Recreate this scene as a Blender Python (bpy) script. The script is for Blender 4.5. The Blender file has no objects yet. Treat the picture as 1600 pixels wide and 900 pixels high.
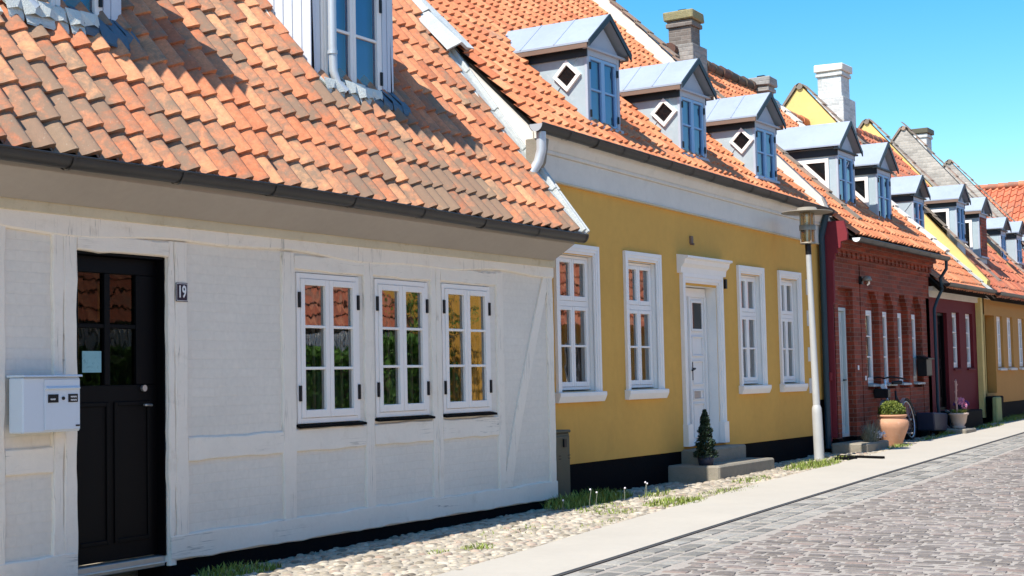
import bpy, math, random
from mathutils import Vector, Matrix
R = math.radians
rnd = random.Random(7)
S = bpy.context.scene
COL = S.collection

# ---------------------------------------------------------------- camera
cam = bpy.data.objects.new("camera", bpy.data.cameras.new("camera"))
COL.objects.link(cam)
cam.data.sensor_width = 36.0
cam.data.lens = 52.2
cam.data.clip_start = 0.1
cam.data.clip_end = 2000
up_c = Vector((-.021, 1, -141 / 2320)).normalized()
yc = Vector((1395., -141 + .021 * 1395, -2320.)).normalized()
yc = (yc - up_c * yc.dot(up_c)).normalized()
xc = yc.cross(up_c)
rot = Matrix((xc, yc, up_c))
cam.matrix_world = Matrix.Translation((0, 0, 1.35)) @ rot.to_4x4()
S.camera = cam
S.render.resolution_x, S.render.resolution_y = 1024, 576

# ---------------------------------------------------------------- light
sun_dir = Vector((-.069, -.570, .819)).normalized()
w = bpy.data.worlds.new("World"); S.world = w; w.use_nodes = True
nt = w.node_tree; nt.nodes.clear()
out = nt.nodes.new("ShaderNodeOutputWorld"); bg = nt.nodes.new("ShaderNodeBackground")
sky = nt.nodes.new("ShaderNodeTexSky"); sky.sky_type = 'NISHITA'; sky.sun_disc = False
sky.sun_elevation = R(55); sky.sun_rotation = R(186.9)
sky.air_density = 1.0; sky.dust_density = 0.3; sky.ozone_density = 1.6
hs = nt.nodes.new("ShaderNodeHueSaturation"); hs.inputs['Saturation'].default_value = 1.5
hs.inputs['Hue'].default_value = 0.494
bg.inputs['Strength'].default_value = 0.105
nt.links.new(sky.outputs[0], hs.inputs['Color']); nt.links.new(hs.outputs[0], bg.inputs[0]); nt.links.new(bg.outputs[0], out.inputs[0])
sl = bpy.data.lights.new("sun", 'SUN'); sl.energy = 3.6; sl.angle = R(0.5); sl.color = (1, .945, .86)
so = bpy.data.objects.new("sun", sl); COL.objects.link(so)
so.rotation_euler = sun_dir.to_track_quat('Z', 'Y').to_euler(); so.location = (0, -20, 30)
S.view_settings.view_transform = 'Standard'; S.view_settings.look = 'None'
S.view_settings.gamma = 1; S.view_settings.use_curve_mapping = False
S.view_settings.exposure = 1.08

# ---------------------------------------------------------------- materials
def nodes(name):
    m = bpy.data.materials.new(name); m.use_nodes = True
    t = m.node_tree; b = t.nodes['Principled BSDF']
    return m, t, b
def nn(t, k, **kw):
    n = t.nodes.new(k)
    for a, v in kw.items():
        if a in ('Scale', 'Detail', 'Roughness', 'Strength', 'Distance', 'Distortion'): n.inputs[a].default_value = v
        else: setattr(n, a, v)
    return n
def ramp(t, src, stops):
    r = t.nodes.new('ShaderNodeValToRGB'); e = r.color_ramp.elements
    while len(e) < len(stops): e.new(.5)
    for i, (p, c) in enumerate(stops):
        e[i].position = p; e[i].color = (c[0], c[1], c[2], 1) if hasattr(c, '__len__') else (c, c, c, 1)
    t.links.new(src, r.inputs[0]); return r
def mix(t, fac, a, b, mode='MIX'):
    m = t.nodes.new('ShaderNodeMix'); m.data_type = 'RGBA'; m.blend_type = mode
    for sock, v in ((m.inputs[0], fac), (m.inputs[6], a), (m.inputs[7], b)):
        if hasattr(v, 'is_output'): t.links.new(v, sock)
        elif hasattr(v, '__len__'): sock.default_value = (*v, 1)
        else: sock.default_value = v
    return m.outputs[2]
def coords(t, scale=(1, 1, 1)):
    tc = t.nodes.new('ShaderNodeTexCoord'); mp = t.nodes.new('ShaderNodeMapping')
    mp.inputs['Scale'].default_value = scale
    t.links.new(tc.outputs['Object'], mp.inputs[0]); return mp.outputs[0]
def noise(t, co, scale, detail=5, rough=.6, dist=0):
    n = nn(t, 'ShaderNodeTexNoise', Scale=scale, Detail=detail, Roughness=rough, Distortion=dist)
    t.links.new(co, n.inputs[0]); return n.outputs[0]
def bump(t, b, h, strength, dist, prev=None):
    n = nn(t, 'ShaderNodeBump', Strength=strength, Distance=dist)
    t.links.new(h, n.inputs['Height'])
    if prev: t.links.new(prev, n.inputs['Normal'])
    t.links.new(n.outputs[0], b.inputs['Normal']); return n.outputs[0]
def sub(a, k): return tuple(max(0, x * k) for x in a)

def paint(name, c, rough=.75, var=.18, bs=.25, bd=.004, scale=1.3, dirt=None, streak=False, metal=0, spec=.35, crack=None):
    m, t, b = nodes(name); co = coords(t)
    n1 = noise(t, co, scale, 6, .65); n2 = noise(t, co, scale * 14, 5, .6)
    r = ramp(t, n1, [(.3, sub(c, 1 - var)), (.7, sub(c, 1 + var * .5))])
    colr = mix(t, .35, r.outputs[0], ramp(t, n2, [(.3, sub(c, 1 - var * .8)), (.7, sub(c, 1 + var * .4))]).outputs[0])
    if dirt:
        n3 = noise(t, coords(t, (1, 1, .35) if streak else (1, 1, 1)), scale * 3.1, 8, .7, .4)
        colr = mix(t, ramp(t, n3, [(.56, 0), (.72, .75)]).outputs[0], colr, dirt)
    if crack:
        nc = noise(t, coords(t, crack), 1.0, 5, .55, .3)
        rc = ramp(t, nc, [(.490, 0), (.499, 1), (.502, 1), (.511, 0)])
        nk = ramp(t, noise(t, co, 1.7, 3), [(.50, 0), (.62, .7)])
        mm = nn(t, 'ShaderNodeMath', operation='MULTIPLY'); t.links.new(rc.outputs[0], mm.inputs[0]); t.links.new(nk.outputs[0], mm.inputs[1])
        colr = mix(t, mm.outputs[0], colr, (.20, .18, .15))
    t.links.new(colr, b.inputs['Base Color']); b.inputs['Roughness'].default_value = rough
    b.inputs['Metallic'].default_value = metal; b.inputs['Specular IOR Level'].default_value = spec
    p = bump(t, b, n2, bs, bd); bump(t, b, noise(t, co, 70, 3), bs * .6, bd * .4, p)
    return m

def lime_brick(name, c, cj, bw=.235, bh=.067, bs=.35, c2=.72, nv=1.):
    """brickwork under many coats of limewash"""
    m, t, b = nodes(name)
    tc = t.nodes.new('ShaderNodeTexCoord'); sx = t.nodes.new('ShaderNodeSeparateXYZ'); cx = t.nodes.new('ShaderNodeCombineXYZ')
    t.links.new(tc.outputs['Object'], sx.inputs[0])
    ad = nn(t, 'ShaderNodeMath', operation='ADD'); t.links.new(sx.outputs[0], ad.inputs[0]); t.links.new(sx.outputs[1], ad.inputs[1])
    t.links.new(ad.outputs[0], cx.inputs[0]); t.links.new(sx.outputs[2], cx.inputs[1])
    nz = nn(t, 'ShaderNodeTexNoise', Scale=4.0, Detail=3.0); t.links.new(tc.outputs['Object'], nz.inputs[0])
    v = mix(t, .02, cx.outputs[0], nz.outputs[1], 'ADD')
    br = t.nodes.new('ShaderNodeTexBrick'); t.links.new(v, br.inputs[0])
    br.inputs['Scale'].default_value = 1; br.inputs['Brick Width'].default_value = bw; br.inputs['Row Height'].default_value = bh
    br.inputs['Mortar Size'].default_value = .007; br.inputs['Mortar Smooth'].default_value = .6
    br.inputs['Color1'].default_value = (*c, 1); br.inputs['Color2'].default_value = (*sub(c, c2), 1); br.inputs['Mortar'].default_value = (*cj, 1)
    co = tc.outputs['Object']
    n2 = noise(t, co, 22, 6, .65); n1 = noise(t, co, 1.2, 5)
    colr = mix(t, 1.0, br.outputs[0], ramp(t, n1, [(.3, 1 - .22 * nv), (.7, 1 + .12 * nv)]).outputs[0], 'MULTIPLY')
    colr = mix(t, 1.0, colr, ramp(t, n2, [(.3, 1 - .2 * nv), (.65, 1 + .08 * nv)]).outputs[0], 'MULTIPLY')
    t.links.new(colr, b.inputs['Base Color']); b.inputs['Roughness'].default_value = .85
    inv = nn(t, 'ShaderNodeMath', operation='SUBTRACT'); inv.inputs[0].default_value = 1; t.links.new(br.outputs[1], inv.inputs[1])
    p = bump(t, b, inv.outputs[0], bs, .012); bump(t, b, n2, .35, .006, p)
    return m

def tile_mat(name, stops, lichen=(.16, .125, .085), lk=.5, ns=2.2):
    m, t, b = nodes(name); co = coords(t)
    at = t.nodes.new('ShaderNodeAttribute'); at.attribute_name = 'tr'
    sp = t.nodes.new('ShaderNodeSeparateColor'); t.links.new(at.outputs['Color'], sp.inputs[0])
    base = ramp(t, sp.outputs[0], stops).outputs[0]
    n1 = noise(t, co, ns, 7, .68, .2); n2 = noise(t, co, 26, 6, .7); n3 = noise(t, co, 9, 6, .7, .5)
    base = mix(t, 1, base, ramp(t, n2, [(.28, .72), (.7, 1.18)]).outputs[0], 'MULTIPLY')
    a = nn(t, 'ShaderNodeMath', operation='MULTIPLY_ADD'); t.links.new(sp.outputs[1], a.inputs[0]); a.inputs[1].default_value = .42; t.links.new(n1, a.inputs[2])
    a2 = nn(t, 'ShaderNodeMath', operation='MULTIPLY_ADD'); t.links.new(n3, a2.inputs[0]); a2.inputs[1].default_value = .8; t.links.new(a.outputs[0], a2.inputs[2])
    c0 = 1.17 - .22 * lk    # mean of the sum is about 1.11 for weather .5
    f = ramp(t, a2.outputs[0], [(c0 - .02, 0), (c0 + .22, .85)]); 
    f.color_ramp.elements[0].position = min(.999, (c0 - .02) / 1.5); f.color_ramp.elements[1].position = min(1., (c0 + .20) / 1.5)
    dv = nn(t, 'ShaderNodeMath', operation='DIVIDE'); t.links.new(a2.outputs[0], dv.inputs[0]); dv.inputs[1].default_value = 1.5; t.links.new(dv.outputs[0], f.inputs[0])
    colr = mix(t, f.outputs[0], base, lichen)
    sp2 = ramp(t, noise(t, co, 60, 3, .5), [(.66, 0), (.72, .55)])
    colr = mix(t, sp2.outputs[0], colr, mix(t, .5, colr, (.52, .46, .36)))
    t.links.new(colr, b.inputs['Base Color']); b.inputs['Roughness'].default_value = .82
    bump(t, b, n2, .5, .006)
    return m

def stone_mat(name, stops, rough=.8):
    m, t, b = nodes(name); co = coords(t)
    at = t.nodes.new('ShaderNodeAttribute'); at.attribute_name = 'tr'
    sp = t.nodes.new('ShaderNodeSeparateColor'); t.links.new(at.outputs['Color'], sp.inputs[0])
    base = ramp(t, sp.outputs[0], stops).outputs[0]
    n2 = noise(t, co, 38, 6, .7); n1 = noise(t, co, 1.1, 4)
    base = mix(t, 1, base, ramp(t, n2, [(.28, .7), (.7, 1.2)]).outputs[0], 'MULTIPLY')
    base = mix(t, 1, base, ramp(t, n1, [(.3, .85), (.7, 1.12)]).outputs[0], 'MULTIPLY')
    t.links.new(base, b.inputs['Base Color']); b.inputs['Roughness'].default_value = rough
    bump(t, b, n2, .5, .006)
    return m

def glass_mat(name, tint=(.55, .7, .68), refl=1.0):
    m, t, b = nodes(name); t.nodes.remove(b); o = t.nodes['Material Output']
    tr = t.nodes.new('ShaderNodeBsdfTransparent'); tr.inputs[0].default_value = (*tint, 1)
    gl = t.nodes.new('ShaderNodeBsdfGlossy'); gl.inputs['Roughness'].default_value = .015
    fr = t.nodes.new('ShaderNodeFresnel'); fr.inputs[0].default_value = 2.1
    co = coords(t); nb = nn(t, 'ShaderNodeBump', Strength=.06, Distance=.02); t.links.new(noise(t, co, 3.2, 2), nb.inputs['Height'])
    t.links.new(nb.outputs[0], gl.inputs['Normal'])
    mu = nn(t, 'ShaderNodeMath', operation='MULTIPLY'); mu.inputs[1].default_value = refl; t.links.new(fr.outputs[0], mu.inputs[0])
    mx = t.nodes.new('ShaderNodeMixShader'); t.links.new(mu.outputs[0], mx.inputs[0]); t.links.new(tr.outputs[0], mx.inputs[1]); t.links.new(gl.outputs[0], mx.inputs[2])
    t.links.new(mx.outputs[0], o.inputs[0]); return m

def leaf_mat(name, c1, c2, c3=None):
    m, t, b = nodes(name)
    at = t.nodes.new('ShaderNodeAttribute'); at.attribute_name = 'tr'
    sp = t.nodes.new('ShaderNodeSeparateColor'); t.links.new(at.outputs['Color'], sp.inputs[0])
    st = [(0, c1), (.8, c2)] + ([(1, c3)] if c3 else [])
    t.links.new(ramp(t, sp.outputs[0], st).outputs[0], b.inputs['Base Color'])
    b.inputs['Roughness'].default_value = .6; b.inputs['Specular IOR Level'].default_value = .3
    return m

M = {}
M['timber'] = paint('limewashed_timber', (.87, .79, .67), .8, .08, .5, .006, 2.2, dirt=(.72, .64, .52), crack=(11, 11, .5))
M['timberh'] = paint('limewashed_rail_timber', (.87, .79, .67), .8, .08, .5, .006, 2.2, dirt=(.72, .64, .52), crack=(.5, 11, 13))
M['panel'] = lime_brick('limewashed_brick_panel', (.80, .735, .63), (.775, .71, .605), bs=.2, c2=.975, nv=.3)
M['soffit'] = paint('painted_soffit_board', (.38, .335, .285), .7, .12, .2, .003, 1.1)
M['cream'] = paint('cream_board', (.62, .54, .38), .75, .15, .3, .004, 1.6, dirt=(.40, .31, .16))
M['tar'] = paint('black_tarred_plinth', (.004, .004, .005), .8, .3, .5, .008, 3, spec=.08)
M['blackdoor'] = paint('black_door_paint', (.0022, .0022, .003), .5, .2, .1, .002, 2, spec=.12)
M['whitewood'] = paint('white_window_paint', (.88, .83, .77), .45, .07, .12, .002, 3)
M['whitepl'] = paint('white_plaster', (.72, .67, .59), .85, .12, .4, .006, 1.1, dirt=(.55, .52, .46))
M['yellowpl'] = paint('yellow_limewash', (.70, .385, .085), .88, .14, .3, .005, .7, dirt=(.60, .33, .075), streak=True)
M['yellowg'] = paint('pale_yellow_gable_plaster', (.76, .55, .20), .88, .16, .5, .008, 1.3, dirt=(.60, .45, .22))
M['ochre'] = paint('ochre_limewash', (.50, .25, .065), .88, .12, .3, .005, .8)
M['ochredark'] = paint('ochre_brown_door_paint', (.22, .12, .015), .6, .12, .1, .002, .8)
M['maroon'] = paint('maroon_plaster', (.14, .008, .012), .8, .14, .3, .005, 1.0)
M['pink'] = paint('faded_red_gable_plaster', (.20, .022, .03), .85, .16, .4, .006, 1.2)
M['zinc'] = paint('zinc_sheet', (.36, .41, .48), .48, .14, .12, .003, 1.7, metal=.15, dirt=(.29, .34, .40))
M['zincpipe'] = paint('zinc_pipe', (.55, .58, .60), .4, .1, .1, .002, 3, metal=.35)
M['leadgrey'] = paint('weathered_lead_flashing', (.50, .52, .50), .6, .22, .6, .01, 4, dirt=(.70, .70, .66))
M['leadblue'] = paint('blue_grey_lead_apron', (.10, .14, .18), .5, .25, .5, .008, 4)
M['gutter'] = paint('dark_grey_gutter', (.045, .043, .042), .42, .2, .1, .002, 3, metal=.3)
M['darkblue'] = paint('dark_painted_fascia', (.022, .035, .045), .5, .2, .1, .002, 3)
M['greypanel'] = paint('blue_grey_dormer_zinc', (.38, .46, .49), .55, .14, .15, .003, 2.1, dirt=(.50, .56, .57))
M['dormwood'] = paint('grey_blue_dormer_paint', (.42, .46, .52), .55, .08, .1, .002, 3)
M['bluewood'] = paint('sky_blue_casement_paint', (.26, .46, .68), .5, .1, .1, .002, 3)
M['brown'] = paint('brown_fascia_board', (.20, .13, .095), .6, .15, .2, .003, 3)
M['hinge'] = paint('black_iron', (.012, .012, .014), .45, .2, .1, .002, 5, metal=.3)
M['steel'] = paint('brushed_steel', (.5, .5, .5), .35, .1, .05, .001, 8, metal=.8)
M['chrome'] = paint('bare_aluminium', (.62, .63, .64), .3, .1, .05, .001, 8, metal=.8)
M['enamel'] = paint('dark_blue_enamel', (.012, .016, .035), .25, .1, .03, .001, 5)
M['lettering'] = paint('white_enamel_lettering', (.8, .8, .8), .35, .05, .03, .001, 5)
M['boxwhite'] = paint('white_powder_coating', (.62, .68, .74), .4, .04, .05, .001, 5)
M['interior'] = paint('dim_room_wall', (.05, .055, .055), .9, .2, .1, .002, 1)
M['curtain'] = paint('frosted_green_film', (.22, .36, .27), .8, .15, .1, .002, 2)
M['netting'] = paint('off_white_curtain', (.42, .42, .40), .9, .15, .1, .002, 2)
M['redreflc'] = paint('reflection_red_curtain', (.20, .045, .03), .9, .15, .1, .002, 2)  # curtain reddened to carry the warm roof reflections of the panes
M['poster'] = paint('pale_cyan_notice', (.25, .48, .52), .6, .1, .05, .001, 14, dirt=(.05, .12, .16))
M['concrete'] = paint('pavement_concrete', (.44, .40, .335), .9, .10, .4, .004, 1.1, dirt=(.42, .39, .34))
M['kerbjoint'] = paint('dark_joint', (.10, .09, .08), .9, .2, .3, .004, 4)
M['granite'] = paint('weathered_granite_step', (.26, .23, .18), .85, .22, .6, .012, 6, dirt=(.16, .17, .10))
M['terra'] = paint('terracotta', (.56, .29, .17), .75, .15, .3, .005, 4, dirt=(.62, .42, .30))
M['palepot'] = paint('pale_stone_pot', (.55, .42, .34), .8, .15, .4, .006, 7, dirt=(.40, .33, .25))
M['soil'] = paint('soil', (.05, .035, .025), .95, .3, .6, .02, 20)
M['utility'] = paint('grey_brown_cabinet_paint', (.10, .088, .055), .6, .15, .2, .003, 4, dirt=(.06, .06, .03))
M['lampcase'] = paint('grey_tan_lamp_metal', (.32, .28, .22), .5, .15, .1, .002, 5, metal=.2)
M['lampglass'] = glass_mat('lamp_glass', (.80, .66, .40), .8)
M['pole'] = paint('galvanised_pole', (.50, .50, .48), .5, .12, .3, .003, 5, metal=.15, dirt=(.46, .46, .43))
M['navy'] = paint('dark_downpipe_paint', (.02, .05, .07), .45, .2, .1, .002, 4)
M['whitedoor'] = paint('white_door_paint', (.86, .82, .77), .45, .07, .1, .002, 3)
M['greydoor'] = paint('pale_grey_green_door_paint', (.55, .60, .58), .5, .08, .1, .002, 3)
M['rubber'] = paint('black_rubber', (.01, .01, .011), .7, .2, .1, .002, 5)
M['litedge'] = paint('lit_edge_yellow_green', (.30, .33, .14), .9, .2, .5, .01, 8)
M['slate'] = paint('dark_bluish_metal', (.02, .025, .05), .5, .2, .1, .002, 4)
M['pinkpetal'] = paint('pink_petals', (.75, .30, .45), .6, .15, .05, .001, 20)
M['whitepetal'] = paint('white_petals', (.80, .74, .76), .6, .12, .05, .001, 20)
M['violet'] = paint('violet_petals', (.14, .05, .22), .6, .15, .05, .001, 20)
M['dryreed'] = paint('dry_pinkish_stalk', (.50, .30, .25), .8, .15, .05, .001, 20)
M['glass'] = glass_mat('window_glass', (.72, .80, .76), 2.0)
M['glassblue'] = glass_mat('dormer_glass', (.7, .85, 1.0), 1.2)
M['glassdark'] = glass_mat('door_glass', (.5, .5, .32), .30)
M['redbrick'] = lime_brick('red_brick', (.36, .06, .022), (.30, .16, .11), .235, .067, .9, c2=.5)
M['chimneybrick'] = lime_brick('grey_brown_chimney_brick', (.24, .20, .17), (.30, .27, .24), .22, .07, .8)
M['palebrick'] = lime_brick('pale_limed_brick', (.50, .45, .39), (.52, .48, .42), .235, .07, .6)
M['whitebrick'] = lime_brick('white_limed_brick', (.68, .68, .65), (.66, .66, .63), .235, .07, .35)
M['lichencap'] = paint('lichen_covered_cap', (.34, .30, .16), .95, .3, .8, .02, 9, dirt=(.45, .38, .08))
M['tileA'] = tile_mat('old_clay_pantile', [(0, (.42, .135, .06)), (.3, (.55, .185, .08)), (.65, (.63, .24, .11)), (1, (.70, .35, .17))], (.20, .15, .10), .80, 1.3)
M['tileB'] = tile_mat('orange_clay_pantile', [(0, (.50, .15, .06)), (.5, (.63, .215, .088)), (1, (.69, .29, .13))], (.30, .19, .12), .25, 1.3)
M['tileC'] = tile_mat('red_clay_pantile', [(0, (.44, .11, .05)), (.5, (.56, .165, .08)), (1, (.64, .23, .11))], (.22, .13, .09), .3, 1.3)
M['tileR'] = tile_mat('dark_ridge_tile', [(0, (.10, .05, .035)), (1, (.22, .10, .07))], (.08, .07, .05), .6, 3)
M['verge_tile'] = tile_mat('weathered_verge_tile', [(0, (.24, .17, .13)), (1, (.42, .28, .20))], (.20, .17, .13), .6, 3)
M['field'] = stone_mat('pale_field_stones', [(0, (.18, .15, .11)), (.3, (.34, .29, .22)), (.8, (.50, .44, .345)), (1, (.34, .24, .18))])
M['sett'] = stone_mat('mauve_grey_setts', [(0, (.13, .11, .095)), (.4, (.18, .155, .135)), (.75, (.225, .195, .175)), (1, (.24, .18, .15))], .72)
M['gsett'] = stone_mat('grey_gutter_setts', [(0, (.17, .16, .14)), (.5, (.25, .235, .205)), (1, (.33, .31, .27))], .75)
M['sand'] = paint('sandy_joint_fill', (.42, .37, .29), .95, .2, .7, .01, 7, dirt=(.24, .21, .13))
M['leafbox'] = leaf_mat('box_leaves', (.035, .06, .012), (.16, .20, .03), (.28, .30, .06))
M['leafdark'] = leaf_mat('dark_conifer_leaves', (.006, .014, .006), (.02, .04, .018))
M['leafgrass'] = leaf_mat('grass_blades', (.08, .12, .015), (.24, .30, .05), (.42, .42, .14))
M['leafgrey'] = leaf_mat('grey_green_leaves', (.08, .09, .06), (.26, .27, .22))
M['leafhedge'] = leaf_mat('hedge_leaves', (.03, .08, .01), (.10, .22, .03), (.18, .32, .06))
M['bark'] = paint('bark', (.10, .075, .055), .9, .2, .8, .02, 9)
M['orangewall'] = paint('orange_limewash', (.62, .33, .06), .88, .12, .3, .005, .8)
M['greywall'] = paint('grey_render', (.22, .23, .23), .88, .12, .3, .005, .8)

# ---------------------------------------------------------------- mesh collector
class MB:
    def __init__(s): s.v = []; s.f = []; s.m = []; s.c = []; s.sm = []
    def add(s, vs, fs, mi=0, c=(.5, .5, .5), smooth=False):
        k = len(s.v); s.v += [tuple(p) for p in vs]
        for f in fs: s.f.append([i + k for i in f]); s.m.append(mi); s.c.append(c); s.sm.append(smooth)
    def box(s, a0, a1, b0, b1, c0, c1, mi=0, c=(.5, .5, .5), j=0):
        vs = [(x, y, z) for x in (a0, a1) for y in (b0, b1) for z in (c0, c1)]
        if j: vs = [tuple(q + rnd.uniform(-j, j) for q in p) for p in vs]
        s.add(vs, [(0, 1, 3, 2), (4, 6, 7, 5), (0, 4, 5, 1), (2, 3, 7, 6), (0, 2, 6, 4), (1, 5, 7, 3)], mi, c)
    def hexa(s, p, mi=0, c=(.5, .5, .5)):  # p: bottom 4 ccw, top 4 ccw
        s.add(p, [(3, 2, 1, 0), (4, 5, 6, 7), (0, 1, 5, 4), (1, 2, 6, 5), (2, 3, 7, 6), (3, 0, 4, 7)], mi, c)
    def prism(s, poly, axis, d0, d1, mi=0, c=(.5, .5, .5)):
        """extrude 2d poly along axis (0,1,2); poly coords fill the other axes in order"""
        def P(q, d):
            q = list(q); q.insert(axis, d); return tuple(q)
        n = len(poly); vs = [P(q, d0) for q in poly] + [P(q, d1) for q in poly]
        fs = [list(range(n))[::-1], list(range(n, 2 * n))] + [(i, (i + 1) % n, n + (i + 1) % n, n + i) for i in range(n)]
        s.add(vs, fs, mi, c)
    def tube(s, pts, r, n=10, mi=0, cap=True, c=(.5, .5, .5), smooth=True):
        pts = [Vector(p) for p in pts]; rs = r if hasattr(r, '__len__') else [r] * len(pts)
        k = len(pts); vs = []; prev = None
        for i, p in enumerate(pts):
            d = (pts[min(i + 1, k - 1)] - pts[max(i - 1, 0)]).normalized()
            a = prev - d * prev.dot(d) if prev else (Vector((0, 0, 1)) if abs(d.z) < .9 else Vector((1, 0, 0))).cross(d)
            a.normalize(); prev = a; b = d.cross(a)
            for q in range(n):
                t = 2 * math.pi * q / n; vs.append(p + (a * math.cos(t) + b * math.sin(t)) * rs[i])
        fs = [(i * n + q, i * n + (q + 1) % n, (i + 1) * n + (q + 1) % n, (i + 1) * n + q) for i in range(k - 1) for q in range(n)]
        s.add(vs, fs, mi, c, smooth)
        if cap: s.add(vs[:n], [list(range(n))[::-1]], mi, c); s.add(vs[-n:], [list(range(n))], mi, c)
    def lathe(s, prof, ctr, n=24, mi=0, c=(.5, .5, .5), smooth=True):
        x, y, z = ctr; vs = []
        for r, h in prof:
            for q in range(n):
                t = 2 * math.pi * q / n; vs.append((x + r * math.cos(t), y + r * math.sin(t), z + h))
        fs = [(i * n + q, i * n + (q + 1) % n, (i + 1) * n + (q + 1) % n, (i + 1) * n + q) for i in range(len(prof) - 1) for q in range(n)]
        s.add(vs, fs, mi, c, smooth)
    def build(s, name, mats, parent=None, flip=False, bevel=0, label=None, loc=None):
        me = bpy.data.meshes.new(name)
        v = [(x, -y, z) for x, y, z in s.v] if flip else s.v
        f = [g[::-1] for g in s.f] if flip else s.f
        me.from_pydata(v, [], f)
        for m in (mats if isinstance(mats, (list, tuple)) else [mats]): me.materials.append(m if not isinstance(m, str) else M[m])
        me.polygons.foreach_set('material_index', s.m)
        me.polygons.foreach_set('use_smooth', s.sm)
        a = me.attributes.new('tr', 'FLOAT_COLOR', 'FACE')
        buf = []
        for c in s.c: buf += [c[0], c[1], c[2], 1.0]
        a.data.foreach_set('color', buf)
        me.update()
        o = bpy.data.objects.new(name, me); COL.objects.link(o)
        if parent: o.parent = parent
        if bevel:
            b = o.modifiers.new('bevel', 'BEVEL'); b.width = bevel; b.segments = 1; b.limit_method = 'ANGLE'; b.angle_limit = R(40)
        if label: o['label'] = label
        if loc: o.location = loc
        return o
def tag(o, label, cat, group=None):
    o['label'] = label; o['category'] = cat
    if group: o['group'] = group
    return o
def kind(o, k): o['kind'] = k; return o
def empty(name, loc, rz, label, cat, group=None):
    o = bpy.data.objects.new(name, None); COL.objects.link(o); o.location = loc; o.rotation_euler = (0, 0, rz); o.empty_display_size = .3
    return tag(o, label, cat, group)
def gz(y): return .01 * y

# house frame: local x = along facade, MB y = outward (flipped to -y on build), z up. angle a = degrees the facade turns towards the street
def house(name, x, y, a, label, cat='house', group=None):
    return empty(name, (x, y, 0), R(90 - a), label, cat, group)

# ---------------------------------------------------------------- facade pieces
def wall_front(mb, u0, u1, z0, z1, holes, o=0., t=.22, mi=0, reveal_mi=None):
    us = sorted({u0, u1, *[h[0] for h in holes], *[h[1] for h in holes]}); zs = sorted({z0, z1, *[h[2] for h in holes], *[h[3] for h in holes]})
    rm = mi if reveal_mi is None else reveal_mi
    for i in range(len(us) - 1):
        for k in range(len(zs) - 1):
            uc, zc = (us[i] + us[i + 1]) / 2, (zs[k] + zs[k + 1]) / 2
            if any(h[0] < uc < h[1] and h[2] < zc < h[3] for h in holes): continue
            mb.add([(us[i], o, zs[k]), (us[i + 1], o, zs[k]), (us[i + 1], o, zs[k + 1]), (us[i], o, zs[k + 1])], [(3, 2, 1, 0)], mi)
    for h in holes:
        a, b, c, d = h[:4]
        mb.add([(a, o, c), (a, o - t, c), (a, o - t, d), (a, o, d)], [(0, 1, 2, 3)], rm)
        mb.add([(b, o, c), (b, o - t, c), (b, o - t, d), (b, o, d)], [(3, 2, 1, 0)], rm)
        mb.add([(a, o, d), (a, o - t, d), (b, o - t, d), (b, o, d)], [(0, 1, 2, 3)], rm)
        mb.add([(a, o, c), (a, o - t, c), (b, o - t, c), (b, o, c)], [(3, 2, 1, 0)], rm)
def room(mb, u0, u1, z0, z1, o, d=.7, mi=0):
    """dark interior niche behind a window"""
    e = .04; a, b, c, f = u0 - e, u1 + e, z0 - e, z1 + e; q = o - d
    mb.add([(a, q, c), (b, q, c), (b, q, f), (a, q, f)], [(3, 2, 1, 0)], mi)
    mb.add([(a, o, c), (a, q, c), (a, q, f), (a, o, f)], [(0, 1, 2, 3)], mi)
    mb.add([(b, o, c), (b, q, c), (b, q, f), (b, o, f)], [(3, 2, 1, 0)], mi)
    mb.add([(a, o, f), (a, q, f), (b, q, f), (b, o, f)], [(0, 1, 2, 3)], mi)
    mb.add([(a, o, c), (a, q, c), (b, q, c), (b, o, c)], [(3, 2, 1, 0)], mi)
def frame_rect(mb, u0, u1, z0, z1, o0, o1, wd, mi=0, top=None, bot=None):
    top = wd if top is None else top; bot = wd if bot is None else bot
    mb.box(u0, u0 + wd, o0, o1, z0, z1, mi); mb.box(u1 - wd, u1, o0, o1, z0, z1, mi)
    mb.box(u0 + wd, u1 - wd, o0, o1, z1 - top, z1, mi); mb.box(u0 + wd, u1 - wd, o0, o1, z0, z0 + bot, mi)

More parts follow.
